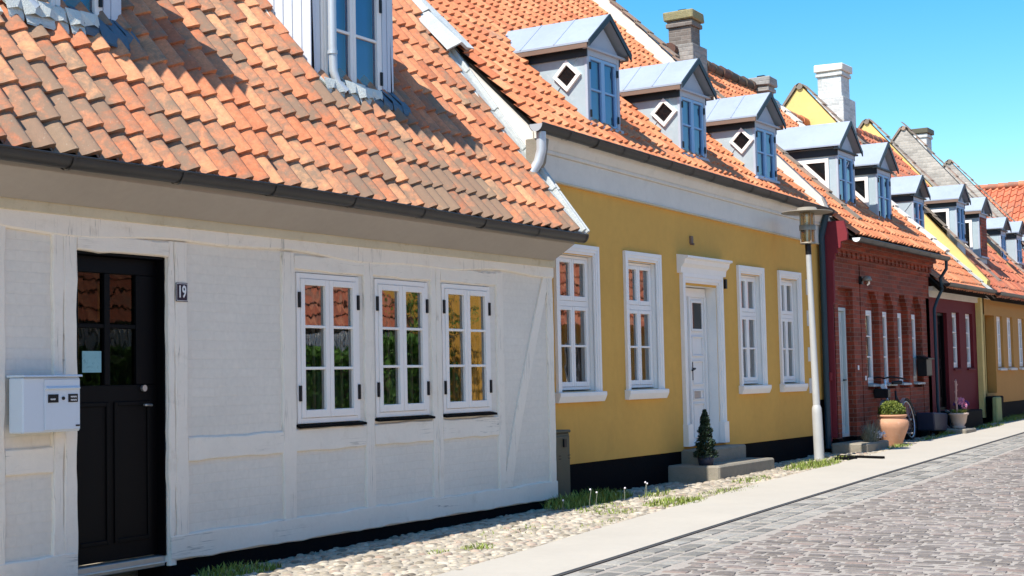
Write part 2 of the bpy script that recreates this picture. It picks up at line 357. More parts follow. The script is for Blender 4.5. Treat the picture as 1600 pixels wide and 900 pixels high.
def window(par, u0, u1, z0, z1, o, rows=(1, 1, 1), frame=.045, sash=.04, wood='whitewood', glass='glass', transom=None, hinges=True, curtain=None,
           inner='interior', two=True, label=None):
    """double casement. o = outer face of the frame. transom = z of a fixed transom bar with a pair of small sashes above"""
    fr = MB(); T = .06
    frame_rect(fr, u0, u1, z0, z1, o - T, o, frame)
    ranges = [(z0 + frame, z1 - frame, rows)]
    if transom:
        fr.box(u0 + frame, u1 - frame, o - T, o + .004, transom - .028, transom + .028)
        ranges = [(z0 + frame, transom - .028, rows), (transom + .028, z1 - frame, (1,))]
    gl = MB(); um = (u0 + u1) / 2
    segs = [(u0 + frame, um), (um, u1 - frame)] if two else [(u0 + frame, u1 - frame)]
    for za, zb, rw in ranges:
        for a, b in segs:
            frame_rect(fr, a + .002, b - .002, za + .002, zb - .002, o - .045, o + .008, sash, top=sash, bot=sash * 1.25)
            gz0, gz1 = za + sash * 1.25, zb - sash; tot = sum(rw); acc = 0
            for r_ in rw[:-1]:
                acc += r_; zz = gz0 + (gz1 - gz0) * acc / tot
                fr.box(a + sash, b - sash, o - .03, o + .002, zz - .011, zz + .011)
            gl.add([(a + sash - .005, o - .018, gz0 - .005), (b - sash + .005, o - .018, gz0 - .005), (b - sash + .005, o - .018, gz1 + .005), (a + sash - .005, o - .018, gz1 + .005)], [(3, 2, 1, 0)])
            # inner secondary sash
            frame_rect(fr, a + sash * .8, b - sash * .8, gz0 - .01, gz1 + .01, o - .13, o - .11, .02)
    f = fr.build('window', wood, par, True, bevel=.003, label=label)
    gl.build('pane', glass, f, True)
    if hinges:
        for (uu, sgn) in ((u0 + frame * .5, 1), (u1 - frame * .5, -1)):
            for fz in (.2, .82):
                hb = MB(); zz = z0 + (z1 - z0) * fz
                hb.box(uu - .012, uu + .012, o + .001, o + .018, zz - .06, zz + .06); hb.build('hinge', 'hinge', f, True, bevel=.003)
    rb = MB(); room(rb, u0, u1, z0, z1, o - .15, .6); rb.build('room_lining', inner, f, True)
    if curtain:
        cb = MB(); mt, ca, cz, cd = curtain  # material, fraction list of (ua,ub), z range, depth
        for (ua, ub) in ca:
            n = 14; pts = []
            A, B = u0 + (u1 - u0) * ua, u0 + (u1 - u0) * ub
            for i in range(n + 1):
                uu = A + (B - A) * i / n; pts.append((uu, o - cd + .012 * math.sin(i * 2.1)))
            zl, zh = z0 + (z1 - z0) * cz[0], z0 + (z1 - z0) * cz[1]
            for i in range(n):
                cb.add([(pts[i][0], pts[i][1], zl), (pts[i + 1][0], pts[i + 1][1], zl), (pts[i + 1][0], pts[i + 1][1], zh), (pts[i][0], pts[i][1], zh)], [(3, 2, 1, 0)], 0, (.5, .5, .5), True)
        cb.build('curtain', mt, f, True)
    return f

def tiles(mb, e, z0f, deg, ua, ub, smax, w=.21, c=.33, amp=.042, lip=.02, mi=0, weather=None, skip=None, jit=1., sag=None, wj=.14):
    """clay pantiles laid one by one; smax(u)-> slope length"""
    cs, sn = math.cos(R(deg)), math.sin(R(deg)); n = int(round((ub - ua) / w)); w = (ub - ua) / n
    prof = [(0, .10), (.12, 0), (.28, .08), (.45, .32), (.65, .72), (.82, .98), (.92, 1.0), (1.0, .55), (1.03, .15)]
    colr = [rnd.random() for _ in range(n)]
    for i in range(n):
        u = ua + i * w; row = 0; s = -.03; L = smax(u + w / 2)
        while s < L:
            if not (skip and skip(u + w / 2, s + c / 2)):
                zz = z0f(u + w / 2) if callable(z0f) else z0f
                jn, ju, js = rnd.gauss(0, .004) * jit, rnd.gauss(0, .004) * jit, rnd.gauss(0, .007) * jit
                tw = rnd.gauss(0, .006) * jit
                se = min(s + c + .04, L + .03)
                vs = []; lw = []
                for k, (t, h) in enumerate(prof):
                    for (ss, base) in ((s + js, .034), (se, .002)):
                        nrm = base + h * amp + jn + tw * (t - .5)
                        q = ss
                        if sag: nrm += sag(u, q)
                        oo = e - q * cs + nrm * sn; z = zz + q * sn + nrm * cs
                        vs.append((u + t * w + ju, oo, z))
                    nrm = .034 + h * amp + jn + tw * (t - .5) - lip * (.45 + .75 * h)
                    if sag: nrm += sag(u, s)
                    lw.append((u + t * w + ju, e - (s + js) * cs + nrm * sn + .0, zz + (s + js) * sn + nrm * cs))
                fs = [(2 * k, 2 * k + 2, 2 * k + 3, 2 * k + 1) for k in range(len(prof) - 1)]
                wv = weather(u, s) if weather else .5
                col = (min(1, max(0, rnd.gauss(.5, .26))), min(1, max(0, wv + rnd.gauss(0, wj))), rnd.random())
                mb.add(vs, fs, mi, col, True)
                b = [vs[2 * k] for k in range(len(prof))]
                mb.add(b + lw, [(k, k + len(prof), k + 1 + len(prof), k + 1) for k in range(len(prof) - 1)], mi, col)
            s += c; row += 1

def deck(mb, e, z0f, deg, ua, ub, ridge_o, zr=None, back=3.2, mi=0, n=1):
    """underlay + back slope"""
    tn = math.tan(R(deg)); f = z0f if callable(z0f) else (lambda u: z0f)
    for i in range(n):
        a, b = ua + (ub - ua) * i / n, ua + (ub - ua) * (i + 1) / n
        ra, rb = f(a) + (e - ridge_o) * tn, f(b) + (e - ridge_o) * tn
        for (a, b, za, zb, xa, xb) in ((a, b, f(a), f(b), ra, rb),):
            mb.add([(a, e, za), (b, e, zb), (b, ridge_o, xb), (a, ridge_o, xa)], [(0, 1, 2, 3)], mi)
            mb.add([(a, e - .05, za - .04), (b, e - .05, zb - .04), (b, ridge_o, xb - .06), (a, ridge_o, xa - .06)], [(3, 2, 1, 0)], mi)
            mb.add([(a, ridge_o, xa), (b, ridge_o, xb), (b, ridge_o - back, xb - back * tn), (a, ridge_o - back, xa - back * tn)], [(0, 1, 2, 3)], mi)
def ridge_tiles(mb, pts, r=.09, step=.36, mi=0):
    pts = [Vector(p) for p in pts]
    for a, b in zip(pts, pts[1:]):
        d = b - a; n = max(1, int(d.length / step)); 
        for i in range(n):
            p, q = a + d * (i / n), a + d * ((i + 1.12) / n)
            rr = r * rnd.uniform(.95, 1.08); up = rnd.uniform(0, .015)
            mb.tube([p + Vector((0, 0, .0 + up)), q + Vector((0, 0, .0 + up))], [rr * 1.1, rr * .9], 10, mi, True, (rnd.random(), rnd.random(), .5))

def gutter(par, u0, u1, o, zf, r=.07, mat='gutter', step=.85, endcap=None, jw=.01):
    g = MB(); f = zf if callable(zf) else (lambda u: zf); N = 12; n = max(2, int((u1 - u0) / step))
    for i in range(n):
        a, b = u0 + (u1 - u0) * i / n, u0 + (u1 - u0) * (i + 1) / n
        a2 = a - .0; dz = rnd.uniform(-.003, .003)
        for rr, sgn in ((r, 1), (r - .006, -1)):
            vs = []
            for (uu, zz) in ((a2, f(a) + dz), (b, f(b) + dz)):
                for k in range(N + 1):
                    t = math.pi * k / N; vs.append((uu, o + rr * math.cos(t), zz - rr * math.sin(t)))
            fs = [(k, k + 1, N + 2 + k, N + 1 + k) for k in range(N)]
            g.add(vs, fs if sgn > 0 else [q[::-1] for q in fs], 0, (.5, .5, .5), True)
        g.tube([(a, o + r, f(a) + .004), (b, o + r, f(b) + .004)], .009, 6, 0)
        g.box(a, b, o - r - .004, o - r + .004, f(a) - .005, f(a) + .012)
    ob = g.build('gutter', mat, par, True)
    for i in range(n + 1):
        u = min(max(u0 + (u1 - u0) * i / n, u0 + .01), u1 - .01); c = MB(); vs = []
        for uu in (u - .012, u + .012):
            for k in range(N + 1):
                t = math.pi * k / N; vs.append((uu, o + (r + .007) * math.cos(t), f(u) - (r + .007) * math.sin(t)))
        c.add(vs, [(k, k + 1, N + 2 + k, N + 1 + k) for k in range(N)], 0, (.5, .5, .5), True)
        c.build('gutter_bracket', mat, ob, True)
    for uu in (u0, u1):
        c = MB(); vs = [(uu, o + r * math.cos(math.pi * k / N), f(uu) - r * math.sin(math.pi * k / N)) for k in range(N + 1)]
        c.add(vs + [(x + (.006 if uu == u1 else -.006), y, z) for x, y, z in vs], [list(range(N + 1)), list(range(N + 1, 2 * N + 2))[::-1]] + [(k, k + 1, N + 2 + k, N + 1 + k) for k in range(N)])
        c.build('gutter_end_cap', endcap or mat, ob, True)
    return ob

def dormer(par, u0, u1, o, zb, ze, deg, e, z0, oh=.10, pitch=.62, wood='bluewood', cheek=None, body='greypanel', dark=True, fascia='brown', depth=None, seam=2, pedi='dormwood', shutter=None, label=None):
    """zinc roofed gable dormer; roof plane z = z0 + (e - o)*tan(deg)"""
    tn = math.tan(R(deg)); w = u1 - u0; um = (u0 + u1) / 2
    zr = ze + (w / 2 + oh) * pitch * 1.0
    back = lambda z: e - (z - z0) / tn      # o where roof reaches height z
    m = MB()
    ob = back(ze) - .1
    # cheeks as slabs (triangles following roof)
    for (ua, ub) in ((u0, u0 + .06), (u1 - .06, u1)):
        zf = min(zb - .06, z0 + (e - o) * tn - .06)
        m.prism([(o, zf), (o, ze), (ob, ze), (min(o - .05, back(zf)) , zf)], 0, ua, ub)
    # front surround
    wz0 = zb + .03; 
    m.box(u0 + .06, u1 - .06, o - .10, o, min(zb - .08, z0 + (e - o) * tn - .06), zb - .002)
    root = m.build('dormer', body, par, True, bevel=.004, label=label)
    f = MB()
    f.box(u0 - .006, u0 + .05, o - .02, o + .014, zb - .04, ze - .02); f.box(u1 - .05, u1 + .006, o - .02, o + .014, zb - .04, ze - .02)
    f.box(u0 + .05, u1 - .05, o - .02, o + .013, ze - .11, ze - .02); f.box(u0 - .02, u1 + .02, o - .02, o + .05, zb - .06, zb - .025)
    f.build('corner_board', 'dormwood', root, True, bevel=.003)
    # casement
    wd = MB(); gl = MB(); a0, a1, b0, b1 = u0 + .052, u1 - .052, zb - .024, ze - .112
    for a, b in ((a0, (a0 + a1) / 2 - .001), ((a0 + a1) / 2 + .001, a1)):
        frame_rect(wd, a, b, b0, b1, o - .04, o + .006, .035)
        zm = b0 + (b1 - b0) * .52; wd.box(a + .035, b - .035, o - .03, o, zm - .012, zm + .012)
        gl.add([(a + .03, o - .02, b0 + .03), (b - .03, o - .02, b0 + .03), (b - .03, o - .02, b1 - .03), (a + .03, o - .02, b1 - .03)], [(3, 2, 1, 0)])
    wd.build('casement', wood, root, True, bevel=.003); 
    if shutter:
        s2 = MB(); s2.box(a0, a1, o + .008, o + .03, b0, b1)
        for k in range(9): zz = b0 + (b1 - b0) * (k + .5) / 9; s2.box(a0 + .02, a1 - .02, o + .03, o + .036, zz - .02, zz + .02)
        s2.build('shutter', shutter, root, True, bevel=.003)
    gl.build('pane', 'glassblue', root, True)
    ib = MB(); ib.add([(a0, o - .06, b0), (a1, o - .06, b0), (a1, o - .06, b1), (a0, o - .06, b1)], [(3, 2, 1, 0)]); ib.build('sky_reflection_sheet', 'skysheet', root, True)
    for sgn in (0, 1):
        for fz in (.15, .85):
            h = MB(); uu = a0 if sgn == 0 else a1; zz = b0 + (b1 - b0) * fz; h.box(uu - .012, uu + .012, o + .014, o + .028, zz - .04, zz + .04); h.build('hinge', 'hinge', root, True)
    # pediment
    p = MB(); p.prism([(u0, ze - .02), (u1, ze - .02), (um, ze - .02 + (w / 2) * pitch)], 1, o - .05, o + .012); p.build('pediment', pedi, root, True)
    q = MB(); q.box(u0 - oh + .02, u1 + oh - .02, o - .02, o + .05, ze - .045, ze - .018); q.build('cornice', 'dormwood' if fascia == 'brown' else 'darkblue', root, True, bevel=.004)
    # side eave: dark soffit band + fascia
    for ua, ub in ((u0 - .02, u0 - .002), (u1 + .002, u1 + .02)):
        sb = MB(); sb.prism([(o + .02, ze - .13), (o + .02, ze - .02), (ob, ze - .02), (ob + .1, ze - .13)], 0, ua, ub)
        sb.build('eave_band', 'darkblue', root, True)
    if fascia:
        for ua, ub in ((u0 - oh, u0 - oh + .02), (u1 + oh - .02, u1 + oh)):
            fb = MB(); fb.prism([(o + .08, ze - .055), (o + .08, ze - .005), (ob, ze - .005), (ob + .05, ze - .055)], 0, ua, ub)
            fb.build('fascia', fascia, root, True)
    # roof: two slopes with thickness running back to the main roof
    rf = MB(); of = o + .10; T = .022
    for sg in (-1, 1):
        ue = um + sg * (w / 2 + oh)
        be, br = back(ze) - .15, back(zr) - .15
        lo = [(ue, of, ze - .0), (um, of, zr), (um, br, zr), (ue, be, ze)]
        hi = [(x, y, z + T) for x, y, z in lo]
        rf.hexa(lo + hi)
        for k in range(1, seam + 1):   # standing seams
            t = k / (seam + .6); oo = of + (be - of) * t
            rf.tube([(ue, oo, ze + T), (um, oo, zr + T)], .009, 5)
    ro = rf.build('dormer_roof', 'zinc', root, True)
    vb = MB()
    for sg in (-1, 1):
        ue = um + sg * (w / 2 + oh + .006)
        vb.hexa([(ue, of + .002, ze - .05), (um, of + .002, zr - .05), (um, of + .02, zr - .05), (ue, of + .02, ze - .05), (ue, of + .002, ze + .025), (um, of + .002, zr + .025), (um, of + .02, zr + .025), (ue, of + .02, ze + .025)])
    vb.build('verge_board', 'darkblue', root, True)
    # cheek decoration on street-left side (and right side)
    for (uu, sg) in ((u0, -1), (u1, 1)):
        x0, x1 = sorted((uu + sg * .001, uu + sg * .018))
        if cheek in ('diamond', 'cross'):
            co, cz, r = o - (o - back((zb + ze) / 2)) * .52, ze - (ze - zb) * .38, .178
            sm = MB()
            lines = [((o - .03, cz + .30), (co - r * 1.6, max(zb, cz - .35)))] if cheek == 'diamond' else [((o - .02, zb + .25), (o - .75, ze - .1)), ((o - .02, ze - .15), (o - .35, ze - .55)), ((o - .4, ze - .15), (o - .55, ze - .4))]
            for (oa, za), (oc, zc) in lines:
                sm.tube([(uu + sg * .004, oa, za), (uu + sg * .004, oc, zc)], .008, 5)
            sm.build('seam', 'greypanel', root, True)
            if cheek == 'diamond':
                D = MB()
                for k in range(4):
                    t0, t1 = math.pi / 2 * k, math.pi / 2 * (k + 1); ri = r * .70
                    p4 = [(co + r * math.cos(t0), cz + r * math.sin(t0)), (co + r * math.cos(t1), cz + r * math.sin(t1)), (co + ri * math.cos(t1), cz + ri * math.sin(t1)), (co + ri * math.cos(t0), cz + ri * math.sin(t0))]
                    D.prism(p4, 0, min(uu, uu + sg * .035), max(uu, uu + sg * .035))
                D.build('side_window_frame', 'whitewood', root, True)
                g = MB(); g.prism([(co + r * .74 * math.cos(t), cz + r * .74 * math.sin(t)) for t in (0, math.pi / 2, math.pi, math.pi * 1.5)], 0, min(uu, uu + sg * .012), max(uu, uu + sg * .012)); g.build('side_pane', 'blackglass', root, True)
        elif cheek == 'tri':
            top = ze - .17; fo = o - .13; zl = z0 + (e - fo) * tn + .09
            A = [(fo, top), (fo, zl), (fo - (top - zl) / tn, top)]
            la, lb, lc = [math.dist(A[(k + 1) % 3], A[(k + 2) % 3]) for k in range(3)]; per = la + lb + lc
            ic = ((la * A[0][0] + lb * A[1][0] + lc * A[2][0]) / per, (la * A[0][1] + lb * A[1][1] + lc * A[2][1]) / per)
            kk = 1 - .055 / ((A[0][1] - A[1][1]) * (A[0][0] - A[2][0]) / per)
            B = [(ic[0] + (p[0] - ic[0]) * kk, ic[1] + (p[1] - ic[1]) * kk) for p in A]
            D = MB()
            for k in range(3):
                D.prism([A[k], A[(k + 1) % 3], B[(k + 1) % 3], B[k]], 0, min(uu, uu + sg * .03), max(uu, uu + sg * .03))
            D.build('side_window_frame', 'whitewood', root, True)
            g = MB(); g.prism(B, 0, min(uu, uu + sg * .012), max(uu, uu + sg * .012)); g.build('side_pane', 'blackglass', root, True)
    return root
M['skysheet'] = paint('sky_reflection_blue', (.05, .32, .75), .8, .1, .05, .001, 3)  # sky reflection of the dormer panes, painted blue on a sheet behind them
m_, t_, b_ = nodes('black_window_glass'); b_.inputs['Base Color'].default_value = (.008, .009, .01, 1); b_.inputs['Roughness'].default_value = .06; M['blackglass'] = m_

def chimney(par, u0, u1, o0, o1, z0, z1, mat, base=None, cap=None, bm=None, name='chimney', flue=True):
    m = MB(); 
    if base: bz, g1, g2 = base; m.box(u0, u1, o0, o1, bz, z1 - .28)
    else: m.box(u0, u1, o0, o1, z0, z1 - .28)
    m.box(u0 - .035, u1 + .035, o0 - .035, o1 + .035, z1 - .28, z1 - .21); 
    m.box(u0 - .015, u1 + .015, o0 - .015, o1 + .015, z1 - .21, z1 - .17)
    c = m.build(name, mat, par, True, bevel=.008)
    if base:
        b = MB(); b.box(u0 - g1 * .4, u1 + g1, o0 - .03, o1 + g2, z0, bz, j=.006); b.build('chimney_base', bm or mat, c, True, bevel=.01)
    k = MB(); k.box(u0 - .06, u1 + .06, o0 - .06, o1 + .06, z1 - .17, z1 - .02, j=.012); k.build('chimney_cap', cap or mat, c, True, bevel=.015)
    if flue:
        f = MB(); uc, oc = (u0 + u1) / 2, (o0 + o1) / 2; f.box(uc - .07, uc + .07, oc - .07, oc + .07, z1 - .02, z1 + .035); f.build('flue_cover', 'hinge', c, True)
    return c

def casing_mb(mb, u0, u1, z0, z1, wd, o0, o1):
    frame_rect(mb, u0, u1, z0, z1, o0, o1, wd)

# =================================================================== H1 white half-timbered house
H1 = house('half_timbered_house', -7.26, 0, 0, 'white half-timbered cottage with weathered clay tile roof and black door, at the left')
U0, U1 = 4.4, 12.88
door1 = (6.69, 7.50, .12, 2.23)
wins1 = [(8.89, 9.69, 1.03, 2.20), (9.90, 10.68, 1.045, 2.20), (10.895, 11.705, 1.045, 2.205)]
mb = MB(); wall_front(mb, U0, U1, .155, 2.56, [(door1[0], door1[1], .16, door1[3])] + wins1, 0, .10)
mb.prism([(0 - .02, .13), (-.02, 2.56), (-2.9, 6.42), (-5.8, 2.5), (-5.8, .13)], 0, U1 - .2, U1 - .001)
mb.prism([(-.02, .13), (-.02, 2.56), (-2.9, 6.42), (-5.8, 2.5), (-5.8, .13)], 0, U0, U0 + .2)
mb.box(U0 + .2, U1 - .2, -5.8, -5.6, .13, 2.5)
mb.build('wall', 'panel', H1, True)
mb = MB(); mb.box(U0, door1[0] - .02, -.3, -.005, -.25, .155); mb.box(door1[1] + .02, U1 - .003, -.3, -.005, -.25, .155); mb.build('plinth', 'tar', H1, True)

def timber(u0, u1, z0, z1, horiz, name='timber_post', th=.022, tilt=0, mat='timber'):
    m = MB(); n = max(3, int(((u1 - u0) if horiz else (z1 - z0)) / .10)); jj = .006
    ph = rnd.uniform(0, 9)
    def jit(i, k): return jj * (math.sin(i * .7 + ph + k) + .8 * math.sin(i * 1.9 + 2 * ph + k)) * .7 + rnd.uniform(-.002, .002)
    rows = []
    for i in range(n + 1):
        t = i / n
        if horiz:
            u = u0 + (u1 - u0) * t
            a, b = z0 + jit(i, 0), z1 + jit(i, 3)
            rows.append([(u, -.01, a - .004), (u, th - .007, a), (u, th, a + .008), (u, th + rnd.uniform(-.001, .001), (a + b) / 2), (u, th, b - .008), (u, th - .007, b), (u, -.01, b + .004)])
        else:
            z = z0 + (z1 - z0) * t; d = tilt * t
            a, b = u0 + d + jit(i, 0), u1 + d + jit(i, 3)
            rows.append([(a - .004, -.01, z), (a, th - .007, z), (a + .008, th, z), ((a + b) / 2, th + rnd.uniform(-.001, .001), z), (b - .008, th, z), (b, th - .007, z), (b + .004, -.01, z)])
    for i in range(n):
        for k in range(6):
            q = [rows[i][k], rows[i][k + 1], rows[i + 1][k + 1], rows[i + 1][k]]
            m.add(q, [(0, 1, 2, 3) if horiz else (3, 2, 1, 0)], 0)
    for r_, rev in ((rows[0], horiz), (rows[-1], not horiz)):
        m.add(r_, [list(range(7))[::-1] if rev else list(range(7))])
    return m.build(name, 'timberh' if horiz and mat == 'timber' else mat, H1, True)
posts = [(5.9, 6.12), (6.49, 6.575), (6.58, 6.688), (7.505, 7.565), (7.57, 7.69), (8.71, 8.86), (9.745, 9.865), (10.715, 10.785), (10.79, 10.87), (11.80, 11.92), (12.76, 12.875)]
for (a, b) in posts: timber(a, b, (.30 if not (6.57 < a < 6.6 or 7.5 < a < 7.51) else .13), 2.34, False)
for (a, b) in ((4.5, 4.65), (5.2, 5.33)): timber(a, b, .3, 2.34, False)
timber(6.69, 7.505, 2.232, 2.335, True, 'lintel', .024)
timber(U0, 6.68, .16, .31, True, 'bottom_rail', .026)
timber(7.51, U1, .16, .33, True, 'bottom_rail', .026)
for a, b in ((6.12, 6.49), (7.69, 8.71), (8.86, 9.745), (9.865, 10.715), (10.87, 11.80)): timber(a, b, .825, .985 if a < 8.8 else 1.0, True, 'middle_rail', .019)
timber(5.33, 5.9, .825, .985, True, 'middle_rail', .019)
for a, b in ((8.86, 9.745), (9.865, 10.715), (10.87, 11.80)): timber(a, b, 2.215, 2.335, True, 'window_head_rail', .018)
# diagonal brace
m = MB(); n = 14
for i in range(n):
    def pt(t, s):
        zc = .33 + (2.335 - .33) * t; uc = 11.955 + .80 * t ** 1.15
        return (uc + s * (.075 - .012 * t), zc)
    a, b, c, d = pt(i / n, -1), pt(i / n, 1), pt((i + 1) / n, 1), pt((i + 1) / n, -1)
    m.prism([a, b, c, d], 1, -.01, .016 + .001 * (i % 2))
m.build('brace', 'timber', H1, True)
# wavy top plate, cream board, soffit
m = MB(); N = 60
for i in range(N):
    def zz(u): return 2.335 + .018 * math.sin(u * 1.7) + .012 * math.sin(u * 4.3 + 1)
    a, b = U0 + (U1 - U0) * i / N, U0 + (U1 - U0) * (i + 1) / N
    m.add([(a, .018, zz(a)), (b, .018, zz(b)), (b, .03, zz(b) + .012), (a, .03, zz(a) + .012), (a, .03, 2.44), (b, .03, 2.44)], [(3, 2, 1, 0), (4, 5, 2, 3)])
    m.add([(a, 0, zz(a)), (b, 0, zz(b)), (b, .018, zz(b)), (a, .018, zz(a))], [(3, 2, 1, 0)])
m.add([(U1, 0, 2.3), (U1, .03, 2.36), (U1, .03, 2.44), (U1, 0, 2.44)], [(0, 1, 2, 3)])
m.build('top_plate', 'timber', H1, True)
m = MB(); m.box(U0, U1 + .01, -.02, .045, 2.44, 2.53); m.build('cornice_board', 'cream', H1, True, bevel=.004)
m = MB(); m.prism([(.045, 2.515), (.06, 2.505), (.305, 2.655), (.305, 2.70), (-.02, 2.70), (-.02, 2.53), (.045, 2.53)], 0, U0, U1 - .05); m.build('soffit', 'soffit', H1, True, bevel=.003)
gutter(H1, U0, U1 - .02, .375, lambda u: 2.745 + .012 * math.sin(u * .9), .068)
# roof
D1 = 53.0
def weather1(u, s): return .50 - .13 * s + .12 * math.sin(u * 1.3 + s)
dorm1 = [(6.42, 7.58), (9.74, 10.92)]
def skip1(u, s):
    o = .30 - s * math.cos(R(D1))
    return o < -.62 and any(a + .05 < u < b - .05 for a, b in dorm1)
sag1 = lambda u, s: .018 * math.sin(u * .8 + 1) * math.sin(s * .9) + .006 * math.sin(u * 3.1 + s * 2)
mb = MB(); tiles(mb, .32, 2.765, D1, U0, U1 - .13, lambda u: 5.3, .178, .272, .066, .034, 0, weather1, skip1, 1.0, sag1)
deck(mb, .30, 2.74, D1, U0, U1 - .05, -2.9, back=3.0, mi=1); ridge_tiles(mb, [(U0, -2.9, 7.05), (U1, -2.9, 7.05)], .1, .36, 0)
mb.build('roof', ['tileA', 'soil'], H1, True)
# verge flashing on the right
def on_r1(o, up): tn = math.tan(R(D1)); return (o + up * math.sin(R(D1)), 2.765 + (.32 - o) * tn + up * math.cos(R(D1)))
m = MB()
for k, (ua, ub, h) in enumerate(((U1 - .17, U1 - .03, .055), (U1 - .03, U1 + .005, .10), (U1 + .005, U1 + .07, .05), (U1 + .07, U1 + .095, .085))):
    for q in range(9):
        oa, ob = .34 - q * .33, .34 - (q + 1) * .33 + .004
        if ob < -2.9: ob = -2.9
        if oa <= -2.9: break
        hh = h + .006 * (q % 2)
        m.prism([on_r1(oa, -.02), on_r1(oa, hh), on_r1(ob, hh), on_r1(ob, -.02)], 0, ua, ub)
m.build('verge_flashing', 'leadgrey', H1, True, bevel=.006)

# door
dr = MB(); dr.box(6.70, 7.49, -.13, -.08, .21, 1.36); dr.box(6.70, 7.49, -.13, -.08, 2.10, 2.21)
dr.box(6.70, 6.79, -.13, -.08, 1.36, 2.10); dr.box(7.30, 7.49, -.13, -.08, 1.36, 2.10); dr.box(7.015, 7.065, -.13, -.08, 1.36, 2.10); dr.box(6.79, 7.015, -.12, -.085, 1.735, 1.765); dr.box(7.065, 7.30, -.12, -.085, 1.735, 1.765)
for a, b in ((6.76, 7.05), (7.09, 7.42)): frame_rect(dr, a, b, .32, 1.25, -.08, -.068, .03)
door = dr.build('door', 'blackdoor', H1, True, bevel=.004)
g = MB(); g.add([(6.78, -.105, 1.35), (7.31, -.105, 1.35), (7.31, -.105, 2.11), (6.78, -.105, 2.11)], [(3, 2, 1, 0)]); g.build('door_pane', 'glassdark', door, True)
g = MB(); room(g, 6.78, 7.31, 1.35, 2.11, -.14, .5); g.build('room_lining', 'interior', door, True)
g = MB(); g.box(6.85, 6.95, -.26, -.25, 1.45, 2.05); g.box(7.12, 7.2, -.26, -.25, 1.8, 2.05); g.build('curtain', 'ochredark', door, True)
g = MB(); g.box(6.835, 7.0, -.100, -.097, 1.445, 1.585); g.build('notice', 'poster', door, True)
g = MB(); g.tube([(7.355, -.078, 1.335), (7.355, -.058, 1.335)], .022, 14); g.build('lock_rosette', 'steel', door, True)
g = MB(); g.tube([(7.40, -.078, 1.22), (7.40, -.04, 1.22), (7.325, -.035, 1.222)], .009, 8); g.build('handle', 'steel', door, True)
g = MB(); g.box(6.69, 7.50, -.13, -.02, .13, .20); g.build('threshold', 'steel', door, True, bevel=.005)
df = MB(); df.box(6.69, 6.702, -.12, -.01, .2, 2.228); df.box(7.488, 7.5, -.12, -.01, .2, 2.228); df.box(6.70, 7.49, -.12, -.01, 2.212, 2.228); df.build('door_frame', 'blackdoor', H1, True)
# windows
for i, (a, b, c, d) in enumerate(wins1):
    f = window(H1, a + .005, b - .005, c + .005, d - .005, .008, (1, 1, 1), .042, .048, curtain=('curtain', [(.0, 1.)], (.0, .345), .16))
    s_ = MB(); s_.prism([(-.01, c + .002), (-.01, c - .02), (.045, c - .028), (.045, c - .010)], 0, a - .01, b + .03); s_.build('window_sill', 'tar', f, True)
